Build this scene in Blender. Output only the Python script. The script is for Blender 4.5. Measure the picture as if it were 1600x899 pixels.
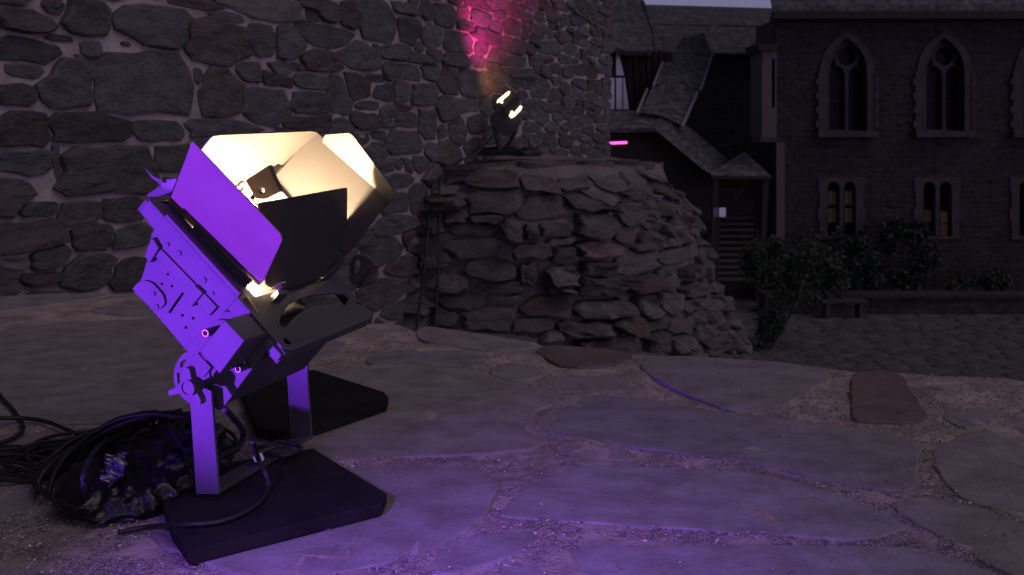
import bpy, bmesh, math, random
from mathutils import Vector, noise
from mathutils.geometry import tessellate_polygon
R=random.Random(7)
S=bpy.context.scene
for o in list(bpy.data.objects): bpy.data.objects.remove(o)
# ---------------------------------------------------------------- camera
F=1500.0; H=0.5; TH=math.atan(229.5/F)
cam=bpy.data.cameras.new("camera"); co=bpy.data.objects.new("camera",cam); S.collection.objects.link(co)
cam.lens=33.75; cam.sensor_width=36; co.location=(0,0,H); co.rotation_euler=(math.pi/2-TH,0,0)
cam.clip_start=.02; cam.clip_end=400
cam.dof.use_dof=True; cam.dof.focus_distance=1.4; cam.dof.aperture_fstop=13
S.camera=co
# ---------------------------------------------------------------- world, lights, exposure
w=bpy.data.worlds.new("World"); S.world=w; w.use_nodes=True
nt=w.node_tree; bg=nt.nodes['Background']
sky=nt.nodes.new('ShaderNodeTexSky'); sky.sky_type='NISHITA'; sky.sun_disc=False
sky.sun_elevation=math.radians(2.0); sky.sun_rotation=math.radians(150)
mx=nt.nodes.new('ShaderNodeMix'); mx.data_type='RGBA'; mx.blend_type='MIX'; mx.inputs[0].default_value=.85
gm=nt.nodes.new('ShaderNodeRGBToBW'); cm=nt.nodes.new('ShaderNodeMix'); cm.data_type='RGBA'; cm.blend_type='MULTIPLY'; cm.inputs[0].default_value=1
nt.links.new(sky.outputs[0],gm.inputs[0]); nt.links.new(gm.outputs[0],cm.inputs[6]); cm.inputs[7].default_value=(.92,.86,1.75,1)
nt.links.new(sky.outputs[0],mx.inputs[6]); nt.links.new(cm.outputs[2],mx.inputs[7]); nt.links.new(mx.outputs[2],bg.inputs[0])
bg.inputs[1].default_value=.103
sun=bpy.data.lights.new("dusk_glow",'SUN'); so=bpy.data.objects.new("dusk_glow",sun); S.collection.objects.link(so)
sun.energy=.52; sun.angle=math.radians(40); sun.color=(1,.80,.84)
so.rotation_euler=Vector((-.56,.30,-.76)).to_track_quat('-Z','Y').to_euler()
# violet stage spot standing outside the frame to the left of the camera
vs=bpy.data.lights.new("violet_spot",'SPOT'); vo=bpy.data.objects.new("violet_spot",vs); S.collection.objects.link(vo)
VP=Vector((-1.15,.40,.13)); vo.location=VP
vs.energy=335; vs.color=(.235,.033,1); vs.spot_size=math.radians(41); vs.spot_blend=.6; vs.shadow_soft_size=.025
vo.rotation_euler=(Vector((-.43,1.22,.41))-VP).to_track_quat('-Z','Y').to_euler()
v2=bpy.data.lights.new("violet_spill",'SPOT'); v2o=bpy.data.objects.new("violet_spill",v2); S.collection.objects.link(v2o); v2o.location=Vector((-.55,-.05,.75))
v2.energy=170; v2.color=(.29,.10,1); v2.spot_size=math.radians(48); v2.spot_blend=1; v2.shadow_soft_size=.025
v2o.rotation_euler=(Vector((-.17,.74,0))-v2o.location).to_track_quat('-Z','Y').to_euler()
S.view_settings.view_transform='Standard'; S.view_settings.look='None'; S.view_settings.exposure=0; S.view_settings.gamma=1
S.render.engine='CYCLES'; S.cycles.max_bounces=6; S.cycles.sample_clamp_indirect=4
# ---------------------------------------------------------------- projection helpers (camera of the place survey)
c_,s_=math.cos(TH),math.sin(TH)
FW=Vector((0,c_,-s_)); UP=Vector((0,s_,c_)); RT=Vector((1,0,0)); O=Vector((0,0,H))
def ray(x,y): return FW+RT*((x-800)/F)+UP*((449.5-y)/F)
def gp(x,y,z=0.0):
    d=ray(x,y); return O+d*((z-H)/d.z)
def pl(x,y,p,n):
    d=ray(x,y); return O+d*((p-O).dot(n)/d.dot(n))
def pw(x,y,Y):
    d=ray(x,y); return O+d*(Y/d.y)
def proj(p):
    v=p-O; w_=v.dot(FW)
    if w_<.01: return (1e6,1e6)
    return (800+F*v.x/w_,449.5-F*v.dot(UP)/w_)
# ---------------------------------------------------------------- object helpers
C=S.collection
def link(name,me,parent=None,loc=None):
    o=bpy.data.objects.new(name,me); C.objects.link(o)
    if parent is not None: o.parent=parent
    return o
def wpos(o):
    v=Vector(o.location)
    while o.parent: o=o.parent; v+=Vector(o.location)
    return v
def obj(name,verts,faces,mat,parent=None,smooth=False,label=None,cat=None,kind=None,group=None):
    verts=[Vector(v) for v in verts]
    cx=sum((v.x for v in verts))/len(verts); cy=sum((v.y for v in verts))/len(verts); cz=min(v.z for v in verts)
    org=Vector((cx,cy,cz))
    me=bpy.data.meshes.new(name); me.from_pydata([v-org for v in verts],[],faces); me.update()
    bm=bmesh.new(); bm.from_mesh(me); bmesh.ops.recalc_face_normals(bm,faces=bm.faces); bm.to_mesh(me); bm.free()
    if smooth: me.polygons.foreach_set('use_smooth',[True]*len(me.polygons))
    me.materials.append(mat)
    o=link(name,me,parent); o.location=org-(wpos(parent) if parent else Vector())
    tag(o,label,cat,group,kind); return o
def tag(o,label=None,cat=None,group=None,kind=None):
    if label: o['label']=label
    if cat: o['category']=cat
    if group: o['group']=group
    if kind: o['kind']=kind
def thing(name,loc,label,cat,group=None,parent=None):
    o=bpy.data.objects.new(name,None); C.objects.link(o); o.location=loc; o.empty_display_size=.1
    if parent: o.parent=parent; o.location=Vector(loc)-wpos(parent)
    tag(o,label,cat,group); return o
class MB:
    def __init__(s): s.v=[]; s.f=[]
    def add(s,v,f):
        n=len(s.v); s.v+= [Vector(q) for q in v]; s.f+=[tuple(i+n for i in q) for q in f]
    def box(s,c,ex,ey,ez):   # centre and three half vectors
        c=Vector(c); ex,ey,ez=Vector(ex),Vector(ey),Vector(ez)
        v=[c+ex*a+ey*b+ez*d for a in(-1,1) for b in(-1,1) for d in(-1,1)]
        s.add(v,[(0,1,3,2),(4,6,7,5),(0,4,5,1),(2,3,7,6),(0,2,6,4),(1,5,7,3)])
    def prism(s,pts,ext,holes=()):
        ext=Vector(ext); loops=[[Vector(p) for p in pts]]+[[Vector(p) for p in h] for h in holes]
        allp=[p for l in loops for p in l]; n=len(allp)
        tr=tessellate_polygon(loops)
        f=[tuple(t) for t in tr]+[tuple(i+n for i in reversed(t)) for t in tr]
        k=0
        for l in loops:
            m=len(l)
            for i in range(m): a=k+i; b=k+(i+1)%m; f.append((a,b,b+n,a+n))
            k+=m
        s.add(allp+[p+ext for p in allp],f)
    def tube(s,pts,r,n=8,taper=None):
        pts=[Vector(p) for p in pts]; rings=[]
        up=Vector((.13,.21,1)).normalized()
        for i,p in enumerate(pts):
            t=(pts[min(i+1,len(pts)-1)]-pts[max(i-1,0)]).normalized()
            a=t.cross(up)
            if a.length<.05: a=t.cross(Vector((1,0,0)))
            a.normalize(); b=t.cross(a)
            rr=r if taper is None else r+(taper-r)*i/(len(pts)-1)
            rings.append([p+(a*math.cos(k*2*math.pi/n)+b*math.sin(k*2*math.pi/n))*rr for k in range(n)])
        f=[]
        for i in range(len(rings)-1):
            for k in range(n): f.append((i*n+k,i*n+(k+1)%n,(i+1)*n+(k+1)%n,(i+1)*n+k))
        f.append(tuple(range(n))); f.append(tuple((len(rings)-1)*n+k for k in range(n)))
        s.add([q for r_ in rings for q in r_],f)
    def build(s,name,mat,parent=None,**k): return obj(name,s.v,s.f,mat,parent,**k)
def spline(P,sub=8):
    P=[Vector(p) for p in P]; out=[]
    for i in range(len(P)-1):
        p0=P[max(i-1,0)];p1=P[i];p2=P[i+1];p3=P[min(i+2,len(P)-1)]
        for k in range(sub):
            t=k/sub; out.append(.5*((2*p1)+(p2-p0)*t+(2*p0-5*p1+4*p2-p3)*t*t+(3*p1-p0-3*p2+p3)*t**3))
    out.append(P[-1]); return out
def disc(c,ax,r,n=16,el=1.0):
    ax=Vector(ax).normalized(); a=ax.cross(Vector((0,0,1)));
    if a.length<.01: a=Vector((1,0,0))
    a.normalize(); b=ax.cross(a)
    return [Vector(c)+a*math.cos(t*2*math.pi/n)*r+b*math.sin(t*2*math.pi/n)*r*el for t in range(n)]
# ---------------------------------------------------------------- materials
def mat(name,col,rough=.8,metal=0,bump=0,scale=20,col2=None,cscale=4,rand=0,spec=.4,detail=6,rand_cols=None,bump2=0,scale2=4,emit=None,es=1,stretch=None,coat=0):
    m=bpy.data.materials.new(name); m.use_nodes=True; t=m.node_tree; N=t.nodes; L=t.links
    b=N['Principled BSDF']; b.inputs['Roughness'].default_value=rough; b.inputs['Metallic'].default_value=metal
    b.inputs['Specular IOR Level'].default_value=spec; b.inputs['Base Color'].default_value=(*col,1); b.inputs['Coat Weight'].default_value=coat
    tc=N.new('ShaderNodeNewGeometry'); vec=tc.outputs['Position']
    if stretch:
        mp=N.new('ShaderNodeMapping'); mp.inputs['Scale'].default_value=stretch; L.new(vec,mp.inputs[0]); vec=mp.outputs[0]
    cur=None
    if rand_cols:
        oi=N.new('ShaderNodeObjectInfo'); cr=N.new('ShaderNodeValToRGB'); cr.color_ramp.interpolation='LINEAR'
        els=cr.color_ramp.elements; n=len(rand_cols)
        els[0].position=0; els[0].color=(*rand_cols[0],1); els[1].position=1; els[1].color=(*rand_cols[-1],1)
        for i in range(1,n-1): e=els.new(i/(n-1)); e.color=(*rand_cols[i],1)
        L.new(oi.outputs['Random'],cr.inputs[0]); cur=cr.outputs[0]
    if col2:
        nz=N.new('ShaderNodeTexNoise'); nz.inputs['Scale'].default_value=cscale; nz.inputs['Detail'].default_value=detail; nz.inputs['Roughness'].default_value=.62
        L.new(vec,nz.inputs['Vector'])
        rp=N.new('ShaderNodeMapRange'); rp.inputs[1].default_value=.36; rp.inputs[2].default_value=.66; L.new(nz.outputs[0],rp.inputs[0])
        mxn=N.new('ShaderNodeMix'); mxn.data_type='RGBA'; L.new(rp.outputs[0],mxn.inputs[0])
        if cur: L.new(cur,mxn.inputs[6]); mm=N.new('ShaderNodeMix'); mm.data_type='RGBA'; mm.blend_type='MULTIPLY'; mm.inputs[0].default_value=1; L.new(cur,mm.inputs[6]); mm.inputs[7].default_value=(*col2,1); L.new(mm.outputs[2],mxn.inputs[7])
        else: mxn.inputs[6].default_value=(*col,1); mxn.inputs[7].default_value=(*col2,1)
        cur=mxn.outputs[2]
    if cur: L.new(cur,b.inputs['Base Color'])
    if bump:
        n2=N.new('ShaderNodeTexNoise'); n2.inputs['Scale'].default_value=scale; n2.inputs['Detail'].default_value=8; n2.inputs['Roughness'].default_value=.65; L.new(vec,n2.inputs['Vector'])
        bp=N.new('ShaderNodeBump'); bp.inputs['Strength'].default_value=1; bp.inputs['Distance'].default_value=bump; L.new(n2.outputs[0],bp.inputs['Height'])
        last=bp
        if bump2:
            n3=N.new('ShaderNodeTexNoise'); n3.inputs['Scale'].default_value=scale2; n3.inputs['Detail'].default_value=4; L.new(vec,n3.inputs['Vector'])
            b3=N.new('ShaderNodeBump'); b3.inputs['Distance'].default_value=bump2; L.new(n3.outputs[0],b3.inputs['Height']); L.new(bp.outputs[0],b3.inputs['Normal']); last=b3
        L.new(last.outputs[0],b.inputs['Normal'])
    if emit: b.inputs['Emission Color'].default_value=(*emit,1); b.inputs['Emission Strength'].default_value=es
    return m
def coursed(name,c1,c2,cm,sx=1.0,bw=.42,bh=.16,bump=.02,axis='xz',rough=.9,mortar=.02):
    m=bpy.data.materials.new(name); m.use_nodes=True; t=m.node_tree; N=t.nodes; L=t.links; b=N['Principled BSDF']; b.inputs['Roughness'].default_value=rough
    g=N.new('ShaderNodeNewGeometry'); sp=N.new('ShaderNodeSeparateXYZ'); L.new(g.outputs['Position'],sp.inputs[0])
    cb=N.new('ShaderNodeCombineXYZ')
    ad=N.new('ShaderNodeMath'); ad.operation='ADD'; L.new(sp.outputs[0],ad.inputs[0]); L.new(sp.outputs[1],ad.inputs[1]); L.new(ad.outputs[0],cb.inputs[0]); L.new(sp.outputs[2],cb.inputs[1])
    nz=N.new('ShaderNodeTexNoise'); nz.inputs['Scale'].default_value=2.2; nz.inputs['Detail'].default_value=3; L.new(g.outputs['Position'],nz.inputs['Vector'])
    va=N.new('ShaderNodeVectorMath'); va.operation='MULTIPLY_ADD'; L.new(nz.outputs['Color'],va.inputs[0]); va.inputs[1].default_value=(.25,.16,0); L.new(cb.outputs[0],va.inputs[2])
    br=N.new('ShaderNodeTexBrick'); br.inputs['Scale'].default_value=1; br.inputs['Brick Width'].default_value=bw; br.inputs['Row Height'].default_value=bh; br.inputs['Mortar Size'].default_value=mortar
    br.inputs['Color1'].default_value=(*c1,1); br.inputs['Color2'].default_value=(*c2,1); br.inputs['Mortar'].default_value=(*cm,1); br.inputs['Mortar Smooth'].default_value=.5
    L.new(va.outputs[0],br.inputs['Vector'])
    n2=N.new('ShaderNodeTexNoise'); n2.inputs['Scale'].default_value=6; n2.inputs['Detail'].default_value=8; L.new(g.outputs['Position'],n2.inputs['Vector'])
    mr=N.new('ShaderNodeMapRange'); mr.inputs[1].default_value=.3; mr.inputs[2].default_value=.7; mr.inputs[3].default_value=.45; mr.inputs[4].default_value=1.5; L.new(n2.outputs[0],mr.inputs[0])
    mu=N.new('ShaderNodeMix'); mu.data_type='RGBA'; mu.blend_type='MULTIPLY'; mu.inputs[0].default_value=1; L.new(br.outputs['Color'],mu.inputs[6]); L.new(mr.outputs[0],mu.inputs[7]); L.new(mu.outputs[2],b.inputs['Base Color'])
    b1=N.new('ShaderNodeBump'); b1.invert=True; b1.inputs['Distance'].default_value=bump; L.new(br.outputs['Fac'],b1.inputs['Height'])
    b2=N.new('ShaderNodeBump'); b2.inputs['Distance'].default_value=bump*1.5; L.new(n2.outputs[0],b2.inputs['Height']); L.new(b1.outputs[0],b2.inputs['Normal']); L.new(b2.outputs[0],b.inputs['Normal'])
    return m
M={}
M['mortar']=mat('mortar',(.43,.35,.335),.95,bump=.008,scale=45,col2=(.26,.21,.195),cscale=5,bump2=.03,scale2=6)
M['stone']=mat('wall_stone',(.1,.1,.1),.85,bump=.022,scale=32,col2=(.6,.58,.55),cscale=9,bump2=.03,scale2=7,stretch=(1,1,2.2),
   rand_cols=[(.11,.108,.105),(.145,.138,.13),(.08,.076,.075),(.14,.11,.09),(.105,.115,.11),(.165,.155,.15),(.09,.074,.066)])
M['pale_stone']=mat('pale_dressed_stone',(.17,.155,.13),.85,bump=.006,scale=30,col2=(.10,.09,.08),cscale=6)
M['bstone']=mat('bastion_stone',(.1,.1,.1),.92,bump=.03,scale=30,detail=9,col2=(.6,.58,.55),cscale=7,bump2=.04,scale2=5,stretch=(1,1,2.6),
   rand_cols=[(.17,.155,.14),(.12,.112,.105),(.215,.195,.18),(.145,.138,.132),(.17,.132,.108),(.11,.10,.092),(.19,.178,.168)])
M['bmortar']=mat('bastion_mortar',(.20,.168,.145),.95,bump=.02,scale=25,col2=(.14,.12,.105),cscale=4,bump2=.08,scale2=4)
M['flag']=mat('flagstone',(.2,.2,.2),.72,bump=.0028,scale=45,col2=(.66,.60,.57),cscale=13,detail=12,bump2=.0012,scale2=200,stretch=(1,1.15,1),spec=.3,
   rand_cols=[(.27,.25,.26),(.30,.26,.26),(.235,.225,.24),(.29,.27,.275),(.275,.235,.24),(.30,.28,.295)])
M['redflag']=mat('red_flagstone',(.165,.115,.098),.8,bump=.003,scale=50,col2=(.10,.072,.062),cscale=9,bump2=.008,scale2=12)
M['bed']=mat('gravel_mortar',(.52,.42,.38),.95,bump=.006,scale=160,col2=(.24,.185,.16),cscale=9,bump2=.012,scale2=30)
M['rampart']=coursed('rampart_face',(.12,.11,.1),(.09,.085,.08),(.16,.15,.13))
M['black_paint']=mat('black_enamel',(.066,.063,.066),.56,bump=.0003,scale=700,spec=.3,col2=(.052,.050,.054),cscale=14)
M['brightened_leaf']=mat('brightened_leaf_enamel',(.165,.108,.112),.6,bump=.0003,scale=900,spec=.3,col2=(.14,.092,.10),cscale=18)  # near leaf enamel lightened and reddened, painting in the strong violet light
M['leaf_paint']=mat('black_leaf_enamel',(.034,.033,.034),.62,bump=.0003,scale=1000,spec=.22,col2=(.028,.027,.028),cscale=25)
M['dark_steel']=mat('dark_steel',(.10,.10,.10),.35,.8)
M['steel']=mat('bright_steel',(.55,.53,.5),.28,.9)
M['brass']=mat('warm_edge_metal',(.35,.28,.2),.35,.8)
M['board']=mat('black_board',(.011,.010,.010),.85,bump=.0012,scale=120,col2=(.020,.018,.018),cscale=14,spec=.12)
M['rubber']=mat('black_rubber',(.014,.014,.015),.5)
M['plastic']=mat('black_plastic_film',(.005,.0045,.006),.17,spec=.35,bump=.001,scale=60)
M['reflector']=mat('reflector',(.45,.43,.40),.45,.3)
M['lens']=mat('lamp_lens',(1,.8,.5),.3,emit=(1,.68,.38),es=4400)
M['far_glow']=mat('far_lamp_glow',(1,.8,.5),.3,emit=(1,.72,.38),es=3.2)
M['pink']=mat('pink_tube',(1,.2,.6),.3,emit=(1,.12,.62),es=1.6)
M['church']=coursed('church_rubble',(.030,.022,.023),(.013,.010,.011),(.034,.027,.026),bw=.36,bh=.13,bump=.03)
M['trim']=mat('church_trim_stone',(.064,.052,.055),.9,bump=.01,scale=8,col2=(.040,.032,.034),cscale=3)
M['turret']=mat('turret_stone',(.11,.085,.082),.9,bump=.01,scale=9,col2=(.10,.08,.075),cscale=3)
M['glass']=mat('dark_glass',(.006,.006,.008),.4,spec=.06)
M['lit1']=mat('lit_pane_green',(.05,.05,.03),.4,emit=(1,.78,.22),es=.006)
M['lit2']=mat('lit_pane_orange',(.05,.05,.03),.4,emit=(1,.50,.18),es=.015)
M['lit3']=mat('lit_pane_dim',(.05,.05,.03),.4,emit=(1,.70,.30),es=.006)
M['slate']=coursed('slate_roof',(.10,.102,.108),(.062,.065,.07),(.03,.03,.032),bw=.3,bh=.14,bump=.02,mortar=.008)
M['verge']=mat('pale_verge',(.20,.20,.205),.8)
M['timber']=mat('dark_timber',(.02,.016,.014),.8,bump=.004,scale=30)
M['redwood']=mat('red_boarding',(.02,.008,.007),.8,bump=.004,scale=20)
M['plaster']=mat('white_plaster',(.82,.82,.86),.8,bump=.003,scale=20,col2=(.74,.74,.78),cscale=3)
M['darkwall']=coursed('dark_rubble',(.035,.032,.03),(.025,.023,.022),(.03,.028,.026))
M['sign']=mat('white_sign',(.75,.77,.85),.5)
M['signb']=mat('blue_sign_side',(.10,.11,.19),.5)
M['ground']=mat('courtyard_earth',(.10,.092,.085),.95,bump=.01,scale=10,col2=(.065,.06,.055),cscale=2)
M['cobble']=mat('cobble_stone',(.13,.12,.12),.9,bump=.006,scale=20,col2=(.6,.58,.56),cscale=3,rand_cols=[(.095,.088,.086),(.115,.107,.103),(.08,.076,.075),(.105,.10,.10)])
M['foliage']=mat('shrub_leaves',(.045,.065,.028),.8,col2=(.02,.032,.015),cscale=3)
M['foliage2']=mat('ivy_leaves',(.030,.045,.026),.6,col2=(.015,.022,.014),cscale=3)
M['bark']=mat('shrub_bark',(.05,.042,.035),.9)
M['gravel']=mat('pebbles',(.28,.24,.22),.55,col2=(.12,.095,.09),cscale=120,detail=1)
M['quartz']=mat('pale_pebbles',(.62,.58,.56),.35)
# ---------------------------------------------------------------- stone packing
def inpoly(x,y,P):
    r=False; j=len(P)-1
    for i in range(len(P)):
        if (P[i][1]>y)!=(P[j][1]>y) and x<(P[j][0]-P[i][0])*(y-P[i][1])/(P[j][1]-P[i][1])+P[i][0]: r=not r
        j=i
    return r
PW=[2.6]
def met(q,x,y):
    dx=abs(x-q[0])/q[2]; dy=abs(y-q[1])/q[3]; return dx**PW[0]+dy**PW[0]
def near(seeds,q,k):
    return [p for p in seeds if p is not q and abs(p[0]-q[0])<(p[2]+q[2])*k and abs(p[1]-q[1])<(p[3]+q[3])*k]
def fill(seeds,x0,x1,y0,y1,size,n,ok=None,asp_=(1.0,1.75),aspf=None):
    cell={}
    def ins(q):
        cell.setdefault((int(q[0]//.4),int(q[1]//.4)),[]).append(q)
    for q in seeds: ins(q)
    for i in range(n):
        x=R.uniform(x0,x1); y=R.uniform(y0,y1)
        if ok and not ok(x,y): continue
        k=size(x,y)*(1.0-.62*i/n); asp=R.uniform(*asp_)*(aspf(x) if aspf else 1); a=k*math.sqrt(asp); b=k/math.sqrt(asp)
        cx,cy=int(x//.4),int(y//.4); good=True
        for u in(-1,0,1):
            for v in(-1,0,1):
                for q in cell.get((cx+u,cy+v),()):
                    if (abs(x-q[0])/(a+q[2]))**2.6+(abs(y-q[1])/(b+q[3]))**2.6<.80: good=False;break
                if not good: break
            if not good: break
        if good:
            q=(x,y,a,b); seeds.append(q); ins(q)
    return seeds
def cell_outline(seeds,q,gap,n=14,cap=1.5,jit=.05):
    nb=near(seeds,q,1.5); out=[]
    for k in range(n):
        an=2*math.pi*(k+.35*(hash((round(q[0],3),k))%100/100-.5))/n
        ux,uy=math.cos(an)*q[2],math.sin(an)*q[3]
        lo,hi=0.05,cap
        for _ in range(9):
            m=(lo+hi)/2; x=q[0]+ux*m; y=q[1]+uy*m; mm=met(q,x,y)
            if mm<=cap**PW[0] and all(met(p,x,y)>mm for p in nb): lo=m
            else: hi=m
        l=math.hypot(ux*lo,uy*lo); g=max(.25,(l-gap*.5)/l)*(1+jit*math.sin(k*7.3+q[0]*50)+jit*.8*math.sin(k*2.1+q[1]*70))
        out.append((q[0]+ux*lo*g,q[1]+uy*lo*g))
    return out
def stone_mesh(q,out,fn,proud,depth,rough=1.0,slab=False):
    cx,cy=q[0],q[1]; n=len(out); V=[]; Fc=[]
    tx,ty=R.uniform(-.4,.4)*rough,R.uniform(-.5,.35)*rough
    for sc,h in((1,-depth),(1,proud*(.75 if slab else .30)),(.9 if slab else .86,proud*(1 if slab else .85)),(.5,proud)):
        for (x,y) in out:
            dx,dy=(x-cx),(y-cy)
            hh=h
            if h>0: hh=h*(1+tx*dx/q[2]+ty*dy/q[3])+proud*.55*rough*noise.noise(Vector(((cx+dx*sc)*13,(cy+dy*sc)*13,3)))*(1 if sc<1 else .3)
            V.append(fn(cx+dx*sc,cy+dy*sc,hh))
    V.append(fn(cx,cy,proud*(1+.2*R.uniform(-1,1)*rough)))
    for r in range(3):
        for k in range(n): a=r*n+k;b=r*n+(k+1)%n; Fc.append((a,b,b+n,a+n))
    for k in range(n): Fc.append((3*n+k,3*n+(k+1)%n,4*n))
    return V,Fc
def lay_stones(parent,name,seeds,fn,gap,proud,depth,material,limit,vis,rough=1.0,smooth=True,cap=1.5,slab=False,jit=.05):
    items=[]
    for q in seeds:
        px,py=proj(fn(q[0],q[1],0)); pa=proj(fn(q[0]+q[2],q[1],0)); pb=proj(fn(q[0],q[1]+q[3],0))
        area=math.dist((px,py),pa)*math.dist((px,py),pb)
        v=vis(px,py); items.append((0 if v else 1,-area,q))
    items.sort(key=lambda t:t[:2]); rest=MB(); k=0
    for inv,ar,q in items:
        out=cell_outline(seeds,q,gap(q) if callable(gap) else gap,cap=cap,jit=jit)
        V,Fc=stone_mesh(q,out,fn,proud(q) if callable(proud) else proud,depth,rough,slab)
        if not inv and k<limit: obj(name,V,Fc,material(q) if callable(material) else material,parent,smooth=smooth); k+=1
        else: rest.add(V,Fc)
    if rest.v: rest.build('small_stones',material(None) if callable(material) else material,parent,smooth=smooth,kind='stuff')
    return k
# ================================================================ CASTLE WALL
WN=Vector((2.264,-1,0)).normalized(); WD=Vector((1,2.264,0)).normalized(); W0=Vector((0,7.508,0))
def wmap(s,t,h): return W0+WD*s+Vector((0,0,t))+WN*h
def wseed(px,py,hw,hh):
    p=pl(px,py,W0,WN); a=pl(px+hw,py,W0,WN); b=pl(px,py-hh,W0,WN)
    return ((p-W0).dot(WD),p.z,abs((a-p).dot(WD)),abs(b.z-p.z))
c1=[(110,105,130,52),(265,35,50,38),(440,80,115,100),(735,130,175,110),(970,15,140,25),(1130,80,60,28),(1300,30,190,60),(1090,215,150,90),(1305,200,65,75),(1440,215,65,80),(1560,60,50,55),(100,255,150,60),(290,190,60,18),(625,220,30,22),(455,250,50,50),(130,350,90,35),(340,430,110,115),(710,410,230,155),(1100,470,110,100),(1245,360,60,55),(1385,375,70,60),(1490,335,28,20),(1330,525,115,85),(60,480,85,50),(980,385,22,40),(90,650,140,85),(430,640,180,70),(790,650,120,50),(1090,645,145,40),(110,810,120,60),(280,820,18,80),(540,850,210,120),(860,800,90,70),(-150,150,110,70),(-160,330,110,80),(-150,520,120,80),(-150,700,110,70)]
c2=[(280,50,80,52),(410,75,45,55),(530,90,85,100),(660,40,55,35),(300,155,115,48),(280,275,85,45),(465,255,75,70),(680,130,52,58),(765,45,40,42),(835,70,55,55),(785,165,50,42),(895,195,70,50),(925,55,28,28),(930,118,42,22),(985,20,55,25),(1075,15,50,28),(1000,85,50,40),(1070,125,40,25),(1140,130,45,35),(1195,150,20,35),(1155,45,35,25),(1215,10,40,25),(1270,140,50,35),(1275,20,20,28),(1320,70,35,30),(1030,165,60,30),(1145,205,55,42),(1005,215,32,32),(1080,260,42,42),(895,265,62,32),(720,262,55,25),(800,245,30,22),(610,235,65,35),(530,210,15,18),(600,320,38,35),(685,325,55,35),(775,325,48,35),(985,275,32,25),(1165,275,40,25),(1240,180,22,25),(1305,210,38,32),(1375,170,25,30),(1400,220,25,28),(90,340,70,50),(180,295,25,18),(245,365,78,30),(230,465,80,48),(375,420,50,78),(445,390,70,60),(525,350,35,20),(565,415,48,38),(650,410,42,48),(745,425,65,50),(855,370,45,55),(960,380,60,62),(1060,350,50,25),(1065,300,30,18),(1060,385,35,22),(940,470,60,30),(845,480,40,60),(500,470,50,25),(480,540,55,42),(240,555,105,38),(370,575,50,45),(590,520,38,45),(645,485,35,20),(680,540,48,40),(760,560,45,75),(665,630,75,55),(540,605,38,22),(470,625,35,30),(525,670,45,42),(1190,330,55,22),(1215,375,30,25),(1155,375,25,20),(1270,395,42,42),(1230,475,42,32),(1330,430,25,35),(1290,480,20,25),(1340,480,25,25),(570,750,50,40),(640,740,35,30),(715,735,50,35),(620,800,60,40)]
c3=[(140,320,75,30),(310,335,80,45),(470,320,85,50),(95,430,120,60),(370,420,80,50),(500,420,70,40),(180,510,75,45),(60,530,60,25),(340,560,90,60),(500,570,70,50),(160,585,70,25)]
c4=[(150,330,80,35),(100,440,70,45),(195,510,60,40),(100,620,90,55),(210,80,45,35),(300,420,60,60),(160,240,60,40),(170,690,60,40)]
seeds=[wseed(x/3.2,y/3.2,a/3.2,b/3.2) for x,y,a,b in c1]+[wseed(400+x/2.857,y/2.857,a/2.857,b/2.857) for x,y,a,b in c2]
seeds+=[wseed(x/2.497,200+y/2.497,a/2.497,b/2.497) for x,y,a,b in c3]+[wseed(560+x/2.725,230+y/2.725,a/2.725,b/2.725) for x,y,a,b in c4]
SE=1.0/WD.x*.954   # s of the corner
def wsize(s,t): return .135 if s<-2.5 else max(.082,.135-.021*(s+2.5))
def wok(s,t):
    return s<SE-.06
seeds=fill(seeds,-7.2,SE-.05,-1.3,3.3,wsize,20000,wok,(1.0,1.75),lambda x:1+.5*max(0,x+1.2))
wall=thing('castle_wall',wmap(-2,0,0)*1.0,'tall rough stone castle wall with pale mortar joints running back behind the lamps','wall')
# mortar body with a slightly uneven face
nx,nz=300,110; V=[];Fc=[]
for j in range(nz+1):
    for i in range(nx+1):
        s=-7.4+(SE+7.4)*i/nx; t=-3.9+8.6*j/nz
        V.append(wmap(s,t,.012*noise.noise(Vector((s*5,t*5,1)))+.006*noise.noise(Vector((s*17,t*17,2)))))
for j in range(nz):
    for i in range(nx): a=j*(nx+1)+i; Fc.append((a,a+1,a+nx+2,a+nx+1))
obj('mortar_face',V,Fc,M['mortar'],wall,smooth=True)
b=MB(); b.prism([wmap(-7.4,-3.9,-.03),wmap(SE-.02,-3.9,-.03),wmap(SE-.02,4.7,-.03),wmap(-7.4,4.7,-.03)],-WN*1.1); b.build('wall_core',M['mortar'],wall)
pal=seeds[6]
def wmat(q): return M['pale_stone'] if q is pal else M['stone']
lay_stones(wall,'stone',seeds,wmap,lambda q:R.choice([.006,.012,.017])+.13*min(q[2],q[3]),lambda q:R.choice([.008,.016,.026])+.06*min(q[2],q[3]),.03,wmat,299,lambda x,y:-20<x<950 and -20<y<(480 if x<700 else 262),rough=.8,smooth=False,slab=True,jit=.06)
# quoins closing the corner
b=MB()
for k in range(20):
    z=-1.2+k*.22; lw=.16 if k%2 else .26
    b.box(wmap(SE-lw/2+.03+R.uniform(-.01,.02),z,-.12),WD*(lw/2),WN*(.13+R.uniform(0,.012)),Vector((0,0,.098)))
b.build('corner_stones',M['stone'],wall,kind='stuff')
hk=MB(); a0=pl(604,193,W0+WN*.05,WN); a1=pl(615,187,W0+WN*.12,WN); hk.tube([a0-WN*.06,a0,a1],.004,6)
hk.build('wall_hook',M['steel'],None,label='small bright metal hook sticking out of the castle wall',cat='hook')
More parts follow.
